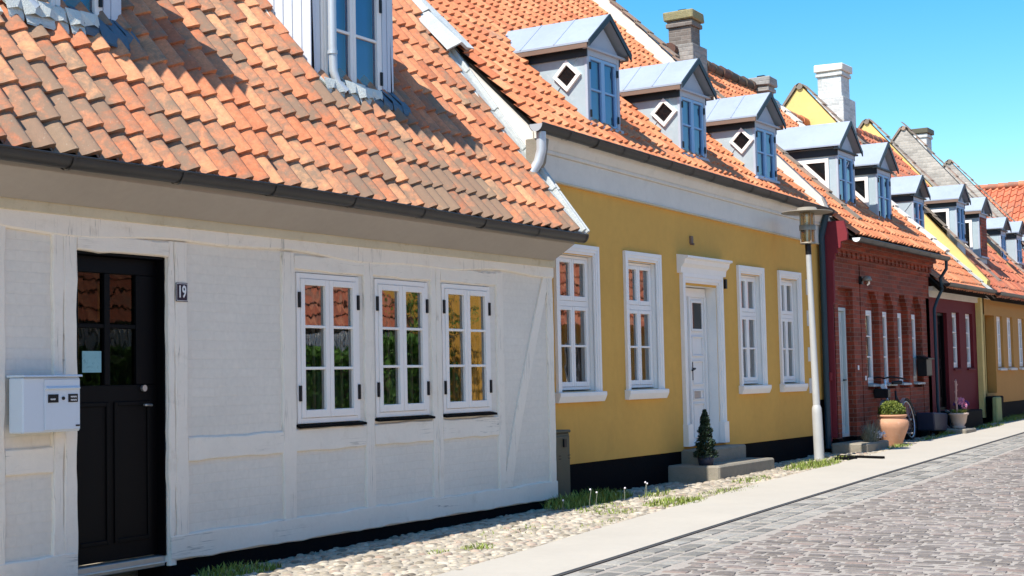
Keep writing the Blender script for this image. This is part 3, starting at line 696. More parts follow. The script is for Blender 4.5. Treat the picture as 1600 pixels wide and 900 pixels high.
# dormers of H1
def big_dormer(u0, u1, o, zb, pipe, name_label):
    tn = math.tan(R(D1)); back = lambda z: .32 - (z - 2.765) / tn
    ze = 5.02; m = MB()
    lp = .09; rp = .20
    # cheeks: vertical boarding
    for ua, ub, sg in ((u0, u0 + .05, -1), (u1 - .05, u1, 1)):
        m.prism([(o, zb - .03), (o, ze), (back(ze) - .1, ze), (back(zb - .03) - .02, zb - .03)], 0, ua, ub)
        k = 0; oo = o
        while oo > back(ze):
            zl = max(zb, 2.765 + (.32 - oo) * tn)
            m.box(*(sorted((ua if sg < 0 else ub, (ua - .012) if sg < 0 else (ub + .012)))), oo - .085, oo - .004, zl - .08, ze); oo -= .10; k += 1
    m.box(u0 + .05, u0 + lp + .02, o - .1, o, zb, ze); m.box(u1 - rp, u1 - .05, o - .1, o, zb - .03, ze)
    for k in range(2): m.box(u1 - rp + .03 + k * .075, u1 - rp + .09 + k * .075, o, o + .01, zb - .035, ze)
    m.box(u0 + .02, u1 - rp, o - .08, o - .002, zb - .05, zb + .0)
    root = m.build('dormer', 'dormboard', H1, True, bevel=.003, label=name_label)
    a0, a1, b0, b1 = u0 + lp + .03, u1 - rp + .02, zb + .0, 4.93
    wd = MB(); gl = MB()
    frame_rect(wd, a0, a1, b0, b1, o - .06, o + .006, .035); um = (a0 + a1) / 2
    for a, b in ((a0 + .036, um - .001), (um + .001, a1 - .036)):
        frame_rect(wd, a, b, b0 + .036, b1 - .036, o - .04, o + .016, .042)
        for fz in (.5,):
            zz = b0 + (b1 - b0) * fz; wd.box(a + .042, b - .042, o - .03, o + .01, zz - .012, zz + .012)
        gl.add([(a + .035, o - .012, b0 + .07), (b - .035, o - .012, b0 + .07), (b - .035, o - .012, b1 - .07), (a + .035, o - .012, b1 - .07)], [(3, 2, 1, 0)])
    wd.box(u0, u1 - rp + .03, o - .01, o + .045, zb - .05, zb - .02)
    wd.build('casement', 'whitewood', root, True, bevel=.003); gl.build('pane', 'glassblue', root, True)
    ib = MB(); ib.add([(a0, o - .08, b0), (a1, o - .08, b0), (a1, o - .08, b1), (a0, o - .08, b1)], [(3, 2, 1, 0)]); ib.build('sky_reflection_sheet', 'skysheet', root, True)
    for fz in (.2, .8):
        h = MB(); zz = b0 + (b1 - b0) * fz; h.box(a1 - .045, a1 - .02, o + .016, o + .032, zz - .06, zz + .06); h.build('hinge', 'hinge', root, True)
    # roof
    rf = MB(); um = (u0 + u1) / 2; zr = ze + (u1 - u0) * .42; of = o + .16
    for sg in (-1, 1):
        ue = um + sg * ((u1 - u0) / 2 + .06)
        lo = [(ue, of, ze), (um, of, zr), (um, back(zr) - .1, zr), (ue, back(ze) - .1, ze)]; rf.hexa(lo + [(x, y, z + .03) for x, y, z in lo])
    rf.prism([(u0, ze), (u1, ze), (um, zr)], 1, o - .05, o)
    rf.build('dormer_roof', 'zinc', root, True)
    pz = MB(); up = u0 + .205
    pz.tube([(up - .03, o + .08, ze), (up - .03, o + .08, 4.2), (up - .02, o + .08, zb + .16), (up + .0, o + .10, zb + .06), (up + .06, o + .15, zb - .02)], .037, 14, 0, False)
    pz.tube([(up - .03, o + .08, zb + .30), (up - .03, o + .08, zb + .33)], .043, 14)
    pz.build('downpipe', 'zincpipe', root, True)
    # lead apron
    ap = MB(); apw = MB(); n = 9
    for k in range(n):
        a = u0 + .02 + (u1 - u0 + .02) * k / n; b = a + (u1 - u0) / n * 1.05; l = .07 + rnd.uniform(0, .05); hh = rnd.uniform(.055, .08)
        def pp(dd, up_): q = on_r1(o + .02 + dd, up_); return q
        tgt = apw if k < 5 else ap
        q0, q1, q2 = pp(-.12, .05), pp(.05, hh + .03), pp(l, hh)
        vs = [(a, *q0), (b, *q0), (b, q1[0], q1[1] - .01), (a, q1[0], q1[1] + .01), (a + .01, *q2), (b - .01, q2[0] + .01, q2[1] - .01)]
        tgt.add(vs, [(0, 1, 2, 3), (3, 2, 5, 4)], 0, (.5, .5, .5), True)
        tgt.add([(x, y, z - .012) for x, y, z in vs], [(3, 2, 1, 0), (4, 5, 2, 3)])
        if k < 6: # crumpled second layer
            q2 = pp(l * .75, hh + .02); q3 = pp(.0, hh + .07)
            apw.add([(a - .02, *q3), (b, *q3), (b + .02, q2[0] - .01, q2[1] + .01), ((a + b) / 2, q2[0] + .02, q2[1] + .02), (a, q2[0], q2[1])], [(0, 1, 2, 3, 4)])
    apw.build('mortar_apron', 'leadwhite', root, True); ap.build('lead_apron', 'leadblue', root, True)
    # side flashing up the left cheek
    sf = MB(); q = 0
    while q < 5:
        oa = o + .1 - q * .3; 
        if oa < back(ze): break
        sf.prism([on_r1(oa, .03), on_r1(oa, .075), on_r1(oa - .31, .07), on_r1(oa - .31, .03)], 0, u0 - .09, u0 - .012); q += 1
    sf.build('side_flashing', 'leadwhite', root, True)
    return root
M['dormboard'] = paint('white_dormer_boarding', (.60, .63, .68), .6, .06, .15, .003, 3)
M['leadwhite'] = paint('whitened_lead', (.66, .68, .62), .6, .15, .7, .012, 9, dirt=(.40, .44, .40))
big_dormer(9.76, 10.93, -.50, 3.83, True, 'dormer with tall white casement, the one nearer the middle of the roof')
big_dormer(6.42, 7.58, -.50, 3.86, True, 'dormer at the top left edge, its foot and spout showing')

# =================================================================== H2 yellow house
A2 = 1.75
H2 = house('yellow_house', -7.45, 12.9, A2, 'yellow plastered house with white window surrounds, white frieze and three grey dormers')
L2 = 7.87
ws2 = [(.35, 1.26), (1.85, 2.73), (4.90, 5.73), (6.24, 7.03)]
CW = .10
holes = [(a + CW, b - CW, 1.20, 2.63) for a, b in ws2] + [(3.36, 4.26, .50, 2.42)]
mb = MB(); wall_front(mb, 0, L2 - .35, .45, 3.44, holes, 0, .26, reveal_mi=1); wall_front(mb, L2 - .35, L2, .95, 3.44, [], 0, .2)
mb.box(L2 - .005, L2, -.3, 0, .45, 3.3)
mb.build('wall', ['yellowpl', 'whitewood'], H2, True)
mb = MB(); mb.box(0, 3.25, -.3, -.012, -.2, .45); mb.box(4.40, L2 - .35, -.3, -.012, -.2, .45); mb.box(L2 - .35, L2, -.3, -.008, -.2, .95); mb.box(3.25, 4.40, -.3, -.28, -.2, .5)
mb.build('plinth', 'tar', H2, True)
# gable (white) on the left
D2 = 44.0
z2 = lambda u: 3.83 - .024 * u
mb = MB(); RO = -4.0; tn2 = math.tan(R(D2))
mb.prism([(0.02, .3), (.02, 3.83), (RO, 3.80 + (.1 - RO) * tn2), (2 * RO, 3.83), (2 * RO, .3)], 0, -.02, .18)
mb.prism([(-.15, .3), (-.15, 3.4), (RO, 3.42 + (.1 - RO) * tn2), (2 * RO, 3.4), (2 * RO, .3)], 0, L2 - .2, L2 - .01)
mb.box(.18, L2 - .2, 2 * RO, 2 * RO + .2, .3, 3.6)
mb.build('gable_wall', 'whitepl', H2, True)
# frieze and cornice
def shear(m): m.v = [(x, y, z + .075 - .022 * x) for x, y, z in m.v]
mb = MB(); mb.box(.0, L2 - .01, -.05, .035, 3.30, 3.56); mb.box(0, L2 - .01, -.05, .06, 3.56, 3.60); mb.prism([(-.05, 3.60), (.06, 3.60), (.10, 3.68), (.12, 3.74), (.12, 3.80), (-.05, 3.80)], 0, 0, L2 - .01)
shear(mb); mb.build('frieze', 'whitepl', H2, True, bevel=.006)
mb = MB(); mb.box(-.02, L2 - .012, -.05, .045, 3.285, 3.302); shear(mb); mb.build('frieze_moulding', 'cream', H2, True)
mb = MB(); mb.prism([(0, 3.30), (.05, 3.33), (.16, 3.50), (.20, 3.74), (0, 3.74)], 0, -.14, .0); mb.build('kneeler', 'palestone', H2, True, bevel=.01) if 'palestone' in M else mb.build('kneeler', 'granite', H2, True, bevel=.01)
gutter(H2, -.20, L2 - .02, .17, lambda u: 3.865 - .024 * u, .075, step=.55, endcap='zincpipe')
mb = MB(); mb.tube([(-.11, .17, 3.80), (-.11, .17, 3.62), (-.12, .14, 3.50), (-.17, .08, 3.38), (-.20, .07, 3.28), (-.20, .06, 3.0)], .05, 14); mb.build('downpipe', 'zincpipe', H2, True)
dorms2 = [(1.49, 2.22, -.20, 4.17, 5.02), (3.74, 4.47, -.18, 4.10, 4.90), (5.93, 6.66, -.14, 4.03, 4.80)]
def skip2(u, s):
    o = .12 - s * math.cos(R(D2)); return any(a + .03 < u < b - .03 and o < d - .12 and o > d - 1.2 for a, b, d, _, _ in dorms2)
mb = MB(); tiles(mb, .12, z2, D2, -.03, L2 - .16, lambda u: 5.72, .145, .222, .046, .034, 0, lambda u, s: .28 - .05 * s, skip2, .8, lambda u, s: .012 * math.sin(u * .7) * math.sin(s * .8))
deck(mb, .10, lambda u: z2(u) - .02, D2, 0, L2 - .03, RO, back=4.0, mi=1, n=2); ridge_tiles(mb, [(0, RO, 7.86), (L2, RO, 7.80)], .1)
mb.build('roof', ['tileB', 'soil'], H2, True)
# lead / zinc capping over the left verge above the cottage roof
mb = MB(); mb2 = MB()
def on_r2(o, up): return (o + up * math.sin(R(D2)), 3.83 + (.1 - o) * tn2 + up * math.cos(R(D2)))
for q in range(7):
    oa, ob = -.85 - q * .42, -.85 - (q + 1) * .42 + .01; k = .01 * (q % 2)
    mb.add([(-.26 + k, *on_r2(oa, .0 + k)), (-.12, *on_r2(oa, .13 + k)), (.02, *on_r2(oa, .09)), (.14, *on_r2(oa, .10 + k)), (-.27, *on_r2(ob, .02)), (-.12, *on_r2(ob, .12 + k)), (.02, *on_r2(ob, .11)), (.15, *on_r2(ob, .11))], [(0, 1, 5, 4), (1, 2, 6, 5), (2, 3, 7, 6)], 0, (.5, .5, .5), False)
    mb.add([(-.26 + k, *on_r2(oa, -.03)), (-.12, *on_r2(oa, .10)), (.02, *on_r2(oa, .06)), (.14, *on_r2(oa, .06)), (-.26 + k, *on_r2(oa, .0 + k)), (-.12, *on_r2(oa, .13 + k)), (.02, *on_r2(oa, .09)), (.14, *on_r2(oa, .10 + k))], [(0, 1, 5, 4), (1, 2, 6, 5), (2, 3, 7, 6)])
mb.build('lead_capping', 'leadgrey', H2, True)
# quoins
for za, zb_ in ((2.44, 2.66), (2.0, 2.22), (1.50, 1.70), (1.05, 1.26)):
    mb = MB(); mb.box(L2 - .60, L2 - .36, -.02, .012, za, zb_, j=.004); mb.build('quoin', 'whitepl', H2, True, bevel=.004)
# window casings
for i, (a, b) in enumerate(ws2):
    c = MB(); z0_, z1_ = 1.16, 2.74
    for q, (d0, d1, oo) in enumerate(((0, CW * .42, .035), (CW * .42, CW * .75, .028), (CW * .75, CW, .016))):
        frame_rect(c, a + d0, b - d0, z0_, z1_ - d0, -.01, oo, d1 - d0, top=d1 - d0, bot=.001)
    cas = c.build('window_surround', 'whitewood', H2, True, bevel=.003)
    s_ = MB(); s_.prism([(-.2, 1.206), (-.2, 1.10), (.045, 1.085), (.075, 1.15), (.075, 1.19)], 0, a - .03, b + .03); s_.build('window_sill', 'whitewood', cas, True, bevel=.004)
    window(H2, a + CW + .004, b - CW - .004, 1.215, 2.625, -.055, (1, 1), .032, .040, transom=2.12, hinges=False,
           curtain=('redreflc', [(.05, .32), (.55, .95)], (0, 1), .3) if i != 3 else ('netting', [(.05, .95)], (0, .55), .3))
# door
c = MB(); da, db = 3.25, 4.38
for d0, d1, oo in ((0, .045, .05), (.045, .085, .038), (.085, .11, .022)): frame_rect(c, da + d0, db - d0, .50, 2.56 - d0, -.01, oo, d1 - d0, bot=.001)
c.box(da - .01, da + .12, -.01, .07, .50, .76); c.box(db - .12, db + .01, -.01, .07, .50, .76)
c.prism([(-.01, 2.56), (.05, 2.56), (.06, 2.63), (.10, 2.67), (.11, 2.72), (.15, 2.735), (.15, 2.76), (-.01, 2.785)], 0, da - .06, db + .08); 
c.build('door_surround', 'whitewood', H2, True, bevel=.004)
d = MB(); xa, xb = 3.37, 4.25; oo = -.14
d.box(xa, xb, oo - .06, oo, 2.30, 2.41); d.box(xa, xa + .05, oo - .06, oo + .01, .5, 2.30); d.box(xb - .05, xb, oo - .06, oo + .01, .5, 2.30); um = xa + .40
d.box(xa + .05, xb - .05, oo - .05, oo - .014, .5, 2.30); d.box(um - .02, um + .02, oo - .014, oo + .016, .5, 2.3)
for (p, q) in ((xa + .05, um - .02), (um + .02, xb - .05)):
    for (za, zb_) in ((.58, 1.0), (1.04, 1.16), (1.22, 1.52), (1.57, 1.82)): frame_rect(d, p + .05, q - .05, za, zb_, oo - .014, oo + .004, .016)
    frame_rect(d, p + .04, q - .04, 1.88, 2.26, oo - .014, oo + .006, .03)
dd = d.build('door', 'whitedoor', H2, True, bevel=.003)
for (p, q) in ((xa + .05, um - .02), (um + .02, xb - .05)):
    g = MB(); g.box(p + .07, q - .07, oo - .012, oo - .008, 1.91, 2.23); g.build('door_pane', 'blackglass', dd, True)
g = MB(); g.tube([(um + .05, oo, 1.42), (um + .05, oo + .04, 1.42), (um - .04, oo + .045, 1.40)], .012, 8); g.box(um + .03, um + .07, oo - .013, oo + .004, 1.28, 1.50); g.build('handle', 'hinge', dd, True)
g = MB(); g.box(um + .08, um + .26, oo - .013, oo + .006, 1.06, 1.14); g.build('letter_slot', 'steel', dd, True)
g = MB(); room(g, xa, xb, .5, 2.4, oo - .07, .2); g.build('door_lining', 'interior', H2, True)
g = MB(); g.box(4.50, 4.545, -.005, .03, 2.42, 2.54); g.build('bell_box', 'hinge', H2, True)
g = MB(); g.box(3.55, 3.60, -.005, .03, 2.93, 3.02); g.tube([(3.575, 0, 2.93), (3.575, .05, 2.92)], .014, 8); g.build('wall_anchor', 'brown', H2, True)
for i, (a, b, o, zb_, ze_) in enumerate(dorms2): dormer(H2, a, b, o, zb_, ze_, D2, .12, 3.84, oh=.12, cheek='diamond', pitch=.78, seam=2)

# right downpipe of yellow house
mb = MB(); mb.tube([(L2 - .10, .15, 3.62), (L2 - .10, .12, 3.5), (L2 - .10, .07, 3.30), (L2 - .10, .07, .25)], .045, 12); mb.build('downpipe', 'navy', H2, True)

# =================================================================== H3 red brick house
H3 = house('brick_house', -7.035, 20.77, 0, 'red brick house with four narrow white windows, right of the lamp post')
L3 = 5.05; D3 = 44.3; tn3 = math.tan(R(D3)); z3 = 3.33; e3 = .28
wn3 = [(1.62, 2.03), (2.42, 2.82), (3.24, 3.63), (4.04, 4.44)]
mb = MB(); B = -.10
wall_front(mb, .0, L3, .38, 3.0, [(.27, .80, .38, 2.30)] + [(a, b, 1.15, 2.29) for a, b in wn3], B, .12)
piers = [(0.0, .20), (.88, 1.22), (1.26, 1.48), (2.14, 2.33), (2.93, 3.14), (3.74, 3.94), (4.55, L3)]
for a, b in piers: mb.box(a, b, B - .01, 0, .38 if a != 1.26 else .38, 2.58)
mb.box(.0, 1.22, B - .01, .001, 2.58, 2.96)
mb.box(1.26, L3, B - .01, .002, 2.58, 2.96)
for a, b in [(1.48, 2.14), (2.33, 2.93), (3.14, 3.74), (3.94, 4.55)]:
    mb.box(a, b, B - .01, -.01, .38, 1.06)
    for k in range(3): mb.box(a, a + .05 + .05 * k, B - .01, -.003 - .001 * k, 2.40 + .06 * k, 2.46 + .06 * k); mb.box(b - .05 - .05 * k, b, B - .01, -.003 - .001 * k, 2.40 + .06 * k, 2.46 + .06 * k)
mb.box(0, L3, -.1, .03, 2.96, 3.03)
k = 0
u = .05
while u < L3 - .1: mb.box(u, u + .11, -.1, .075, 3.03, 3.11); u += .22
mb.box(0, L3, -.1, .055, 3.03, 3.105); mb.box(0, L3, -.1, .10, 3.11, 3.18); mb.box(0, L3, -.1, .15, 3.18, 3.27)
mb.build('wall', 'redbrick', H3, True)
mb = MB(); mb.box(0, .26, -.3, .012, -.1, .38); mb.box(.81, L3, -.3, .012, -.1, .38); mb.box(.26, .81, -.3, -.1, -.1, .38); mb.build('plinth', 'tar', H3, True)
RO3 = -2.9
def gab3(zoff): return z3 + zoff
mb = MB()
mb.prism([(.0, .4), (0.0, 2.32), (.02, 2.36), (.025, 2.96), (.05, 2.97), (.05, 3.05), (.085, 3.06), (.085, 3.12), (.14, 3.13), (.15, 3.22), (.24, 3.24), (.25, 3.33), (.20, 3.52), (-.10, 3.52), (-.10, .4)], 0, -.03, .035)
mb.prism([(-.10, .4), (-.10, 3.52), (-7, 3.4), (-7, .4)], 0, -.03, .02)
mb.build('side_wall', 'pink', H3, True)
mb = MB()
# white gable standing above the yellow roof, with upper part taller than the ridge
mb.prism([(.0, 3.525), (-.12, 3.88), (RO3 - 1.0, z3 + .32 + (e3 - RO3 + 1.0) * tn3), (-7.2, 4.0), (-7, 3.41)], 0, -.028, .16)
mb.prism([(0, .4), (0, 3.27), (RO3, z3 - .1 + (e3 - RO3) * tn3), (2 * RO3, 3.2), (2 * RO3, .4)], 0, L3 - .2, L3 - .002)
mb.box(.16, L3 - .2, -5.8, -5.6, .4, 3.2)
mb.build('gable_wall', 'whitepl', H3, True)
def smax3(u):
    zt = 7.42 if u < .35 else (6.95 if u < .6 else (6.62 if u < .95 else 6.5))
    return (zt - z3) / math.sin(R(D3))
dorms3 = [(1.28, 2.08, -.30, 3.93, 4.80), (2.76, 3.50, -.15, 3.79, 4.66)]
def skip3(u, s):
    o = e3 - s * math.cos(R(D3)); return any(a + .03 < u < b - .03 and o < d - .12 and o > d - 1.2 for a, b, d, _, _ in dorms3)
mb = MB(); tiles(mb, e3, z3, D3, .12, L3 - .1, smax3, .145, .222, .046, .034, 0, lambda u, s: .34 - .05 * s, skip3, .8)
deck(mb, e3, z3 - .03, D3, .0, L3, RO3, back=2.9, mi=1)
deck(mb, e3, z3 - .03, D3, .0, .6, RO3 - .75, back=2.9, mi=1)
mb.build('roof', ['tileB', 'soil'], H3, True)
mb = MB(); zr3 = 6.56; ridge_tiles(mb, [(.95, RO3 - .02, 6.60), (L3, RO3 - .02, 6.55)], .10, .34); ridge_tiles(mb, [(.30, RO3 - .85, 7.36), (.62, RO3 - .5, 7.02), (.95, RO3 - .1, 6.66)], .05, .3)
mb.build('ridge', 'tileR', H3, True)
# verge tiles over the left gable (raised)
def verge(mb, deg, e, z0, smx, ua, ub, up, c=.30, th=.05):
    cs, sn = math.cos(R(deg)), math.sin(R(deg)); s = -.02
    while s < smx:
        def P(q, n_): return (e - q * cs + n_ * sn, z0 + q * sn + n_ * cs)
        j = rnd.uniform(-.008, .008)
        mb.prism([P(s, up + .02 + j), P(s, up + .02 + th + j), P(s + c + .03, up + th + j), P(s + c + .03, up + j)], 0, ua, ub, 0, (rnd.random(), rnd.random(), .5)); s += c
mb = MB(); verge(mb, D3, e3 - .05, z3 + .02, 5.4, -.06, .10, .235, th=.03); mb.build('verge_tiles', 'verge_tile', H3, True)
mb = MB(); verge(mb, D3, e3, z3, 4.5, L3 - .14, L3 + .08, .04, th=.06); mb.build('verge_capping', 'leadpale', H3, True) if 'leadpale' in M else mb.build('verge_capping', 'palestonev', H3, True) if 'palestonev' in M else mb.build('verge_capping', 'whitepl', H3, True)
gutter(H3, .10, L3 - .02, .34, lambda u: 3.27, .06, step=.6, endcap='lettering')
for i, (a, b, o, zb_, ze_) in enumerate(dorms3): dormer(H3, a, b, o, zb_, ze_, D3, e3, z3 + .03, oh=.13, cheek='tri', pitch=.80, seam=0, fascia=None)
chimney(H3, 1.22, 1.62, -3.20, -2.72, 6.05, 7.32, 'chimneybrick', base=(6.78, .13, .07), cap='lichencap', bm='chimneybase')if 0 else None
M['chimneybase'] = lime_brick('grey_mortared_brick', (.36, .34, .31), (.36, .34, .31), .22, .07, .8)
chimney(H3, 1.16, 1.52, -3.02, -2.62, 6.0, 7.28, 'chimneybrick', base=(6.70, .15, .06), cap='lichencap', bm='chimneybase')
chimney(H3, 4.55, 4.86, -2.96, -2.64, 6.0, 6.74, 'chimneybase', base=(6.25, .15, .05))
# door and windows
d = MB(); frame_rect(d, .275, .795, .385, 2.295, -.18, -.09, .05); d.box(.33, .74, -.17, -.135, .39, 2.24)
for za, zb_ in ((.55, 1.2), (1.3, 2.1)): frame_rect(d, .37, .70, za, zb_, -.135, -.125, .03)
dd = d.build('door', 'greydoor', H3, True, bevel=.003)
g = MB(); g.tube([(.70, -.13, 1.22), (.70, -.08, 1.22), (.62, -.08, 1.22)], .01, 8); g.build('handle', 'hinge', dd, True)
for a, b in wn3:
    f = window(H3, a + .003, b - .003, 1.155, 2.287, -.085, (1, 1, 1), .045, .035, hinges=False, two=False, curtain=('netting', [(.1, .5)], (0, 1), .3))
    s_ = MB(); s_.prism([(-.11, 1.155), (-.11, 1.12), (.05, 1.105), (.05, 1.135)], 0, a - .03, b + .03); s_.build('window_sill', 'leadgrey', f, True)
g = MB(); g.prism([(0, .35), (.03, .35), (.03, 1.28), (0, 1.28)], 0, -.036, -.03)
# pipe on the side wall strip
g = MB(); g.tube([(-.07, -.08, .35), (-.07, -.08, 1.22)], .022, 10); g.box(-.11, -.03, -.12, -.04, 1.22, 1.34); g.build('vent_pipe', 'pink', H3, True)
# right downpipe
g = MB(); g.tube([(L3 - .05, .34, 3.22), (L3 - .03, .33, 3.08), (L3 + .05, .20, 2.92), (L3 + .14, .20, 2.74), (L3 + .10, .12, 2.56), (L3 + .03, .08, 2.40), (L3 + .03, .08, .75), (L3 + .05, .09, .55), (L3 + .16, .16, .38), (L3 + .26, .2, .32)], .028, 12); g.build('downpipe', 'navy', H3, True)

# =================================================================== H4 dark red house
H4 = house('dark_red_house', -7.10, 25.85, 0, 'dark red plastered house with a black door, between the brick house and the ochre house')
L4 = 3.52; D4 = 45.0; z4 = 2.76; e4 = .30
mb = MB(); wn4 = [(1.72, 2.23), (2.70, 3.22)]
wall_front(mb, 0.02, L4, .35, 2.62, [(.70, 1.36, .62, 2.37)] + [(a, b, 1.37, 2.40) for a, b in wn4], 0, .16)
mb.prism([(-.02, .3), (-.02, 2.6), (-3.3, 6.1), (-6.6, 2.6), (-6.6, .3)], 0, .02, .18); mb.prism([(-.02, .3), (-.02, 2.6), (-3.3, 6.1), (-6.6, 2.6), (-6.6, .3)], 0, L4 - .18, L4 - .02)
mb.build('wall', 'maroon', H4, True)
mb = MB(); mb.box(0.02, L4 - .01, -.2, .015, -.1, .35); mb.build('plinth', 'tar', H4, True)
mb = MB(); mb.box(0.06, L4, -.03, .05, 2.62, 2.72); mb.box(.06, L4, -.03, .12, 2.72, 2.80); mb.build('cornice_board', 'whitepl', H4, True, bevel=.005)
gutter(H4, .10, L4 + .0, .36, lambda u: 2.84, .055, step=.9)
mb = MB(); tiles(mb, e4, z4, D4, .1, L4 - .03, lambda u: 5.05, .17, .25, .045, .032, 0, lambda u, s: .45, None, .8)
deck(mb, e4, z4 - .03, D4, .0, L4, -3.3, back=3.3, mi=1); ridge_tiles(mb, [(0, -3.3, 6.5), (L4, -3.3, 6.5)], .1)
mb.build('roof', ['tileB', 'soil'], H4, True)
mb = MB(); verge(mb, D4, e4, z4, 4.9, L4 - .14, L4 - .005, .05, th=.04); mb.build('verge_flashing', 'leadgrey', H4, True)
for a, b in wn4:
    f = window(H4, a + .003, b - .003, 1.375, 2.397, -.06, (1, 1, 1), .05, .035, hinges=False, two=False, curtain=('netting', [(.1, .5)], (0, 1), .3))
    s_ = MB(); s_.prism([(-.07, 1.37), (-.07, 1.33), (.04, 1.32), (.04, 1.345)], 0, a - .03, b + .03); s_.build('window_sill', 'maroon', f, True)
d = MB(); frame_rect(d, .705, 1.355, .62, 2.365, -.16, -.06, .05); d.box(.75, 1.31, -.15, -.11, .62, 2.32); frame_rect(d, .82, 1.24, .8, 1.4, -.11, -.098, .04); frame_rect(d, .82, 1.24, 1.5, 2.2, -.11, -.098, .04)
dd = d.build('door', 'blackdoor', H4, True, bevel=.003); g = MB(); g.tube([(.8, -.11, 1.42), (.8, -.07, 1.42)], .025, 10); g.build('handle', 'steel', dd, True)
dormer(H4, 1.78, 2.48, -.66, 3.86, 4.64, D4, e4, z4 + .02, oh=.11, cheek='cross', pitch=.80, seam=0, fascia=None, pedi='darkblue')

# =================================================================== generic gabled house for the rest of the row
def row_house(name, x, y, L, deg, z0, e, apex, wallm, gablem, tile, label, wins, doorr=None, frieze=True, vergem='verge_tile', facade_door=None, tw=.21, wtop=2.40, ro=-2.2, drop=.2):
    H = house(name, x, y, 0, label); tn = math.tan(R(deg)); zr = z0 + (e - apex) * tn
    mb = MB(); holes = [(a, b, 1.37, wtop) for a, b in wins] + ([doorr] if doorr else [])
    wall_front(mb, .0, L, .66, z0 - .2, holes, 0, .2); mb.build('wall', wallm, H, True)
    mb = MB(); mb.box(0, L, -.3, -.015, -.2, .66) if not doorr else (mb.box(0, doorr[0], -.3, -.015, -.2, .66), mb.box(doorr[0], doorr[1], -.5, -.3, -.2, .7), mb.box(doorr[1], L, -.3, -.016, -.2, .66)); mb.build('plinth', 'tar', H, True)
    mb = MB()
    mb.prism([(.0, .4), (.0, z0 - .15), (.12, z0 - .05), (.15, z0 + .04 + (e - .15) * tn), (apex, zr + .16), (2 * apex, z0 + .1), (2 * apex, .4)], 0, -.16, .10)
    mb.build('gable_wall', gablem, H, True)
    mb = MB(); mb.prism([(-.02, .4), (-.02, z0 - .2), (ro, z0 + (e - ro) * tn - .25), (2 * ro, z0 - .2), (2 * ro, .4)], 0, L - .2, L); mb.box(.1, L - .2, 2 * ro, 2 * ro + .2, .4, z0 - .1); mb.build('back_wall', wallm, H, True)
    if frieze:
        mb = MB(); mb.box(.10, L, -.03, .04, z0 - .22, z0 - .12); mb.box(.10, L, -.03, .1, z0 - .12, z0 - .05); mb.build('cornice_board', 'whitepl', H, True, bevel=.005)
    full = apex; zg = zr; zw = z0; apex = ro; z0 = z0 - drop; zr = z0 + (e - ro) * tn
    gutter(H, .12, L, e + .06, lambda u: z0 + drop * .45, .055, step=.9)
    mb = MB(); tiles(mb, e, z0, deg, .10, L - .02, lambda u: (zr - z0) / math.sin(R(deg)), tw, .31, .06, .036, 0, lambda u, s: .45, None, 1.)
    deck(mb, e, z0 - .03, deg, .0, L, apex, back=-apex, mi=1); ridge_tiles(mb, [(.1, apex, zr + .03), (L, apex, zr + .03)], .1)
    mb.build('roof', [tile, 'soil'], H, True)
    mb = MB(); apex = full; zr = zg; z0 = zw; verge(mb, deg, e, z0, (zr - z0) / math.sin(R(deg)) - .05, -.166, .09, .15, th=.018)
    cs = math.cos(R(deg)); ridge_tiles(mb, [(-.2, apex, zr + .13), (.12, apex, zr + .13)], .06, .4); 
    mb.prism([(apex - .1, zr + .16), (apex, zr + .2), (2 * apex + .3, z0 + .3), (2 * apex + .3, z0 + .2)], 0, -.20, .12, 0, (.3, .5, .5))
    mb.build('verge_tiles', vergem, H, True)
    for a, b in wins:
        f = window(H, a + .003, b - .003, 1.375, wtop - .003, -.05, (1, 1, 1), .05, .035, hinges=False, curtain=('netting', [(.1, .4), (.6, .9)], (0, 1), .3))
        s_ = MB(); s_.prism([(-.06, 1.37), (-.06, 1.33), (.06, 1.30), (.06, 1.34)], 0, a - .04, b + .04); s_.build('window_sill', 'whitepl', f, True)
    return H
H5 = row_house('ochre_house', -7.0, 29.5, 4.6, 48.6, 2.93, .22, -3.5, 'ochre', 'yellowg', 'tileC', 'ochre plastered house with a pale yellow gable and tall white chimney, at the right edge',
               [(1.12, 1.62), (2.03, 2.53), (3.05, 3.62)], (.05, .92, .86, 2.40), ro=-3.2)
g = MB(); g.box(.05, .92, -.26, -.20, .86, 2.40); frame_rect(g, .05, .92, .86, 2.40, -.2, -.17, .07); g.build('door', 'ochredark', H5, True, bevel=.003)
chimney(H5, .95, 1.50, -3.50, -2.98, 5.9, 7.92, 'whitebrick', base=(7.18, .2, .06), cap='whitepl')
T5 = dict(deg=49.5, e=.28, z0=3.04)
dormer(H5, .16, .80, -.48, 3.93, 4.70, 48.6, .22, 2.76, oh=.11, cheek='tri', pitch=.72, seam=0, fascia='brown')
dormer(H5, 1.55, 2.15, -.38, 3.68, 4.58, 48.6, .22, 2.76, oh=.11, cheek='tri', pitch=.72, seam=0, fascia='brown', shutter='redbrick')
H6 = row_house('cream_house', -7.1, 34.3, 5.1, 48.5, 2.9, .20, -3.5, 'yellowpl', 'yellowg', 'tileC', 'house whose yellow gable strip shows behind the ochre house roof', [(1.0, 1.6), (2.2, 2.8)], ro=-1.9)
dormer(H6, .16, .66, -.62, 3.85, 4.50, 48.5, .20, 2.73, oh=.11, cheek=None, pitch=.72, seam=0, fascia=None)
dormer(H6, 1.75, 2.30, -.62, 3.85, 4.52, 48.5, .20, 2.73, oh=.11, cheek=None, pitch=.72, seam=0, fascia=None)
H7 = row_house('pale_brick_house', -7.1, 39.6, 5.8, 49, 2.7, .2, -4.15, 'whitepl', 'palebrick', 'tileC', 'house with a pale limed brick gable and a chimney with a dark cap', [(1.0, 1.6)])
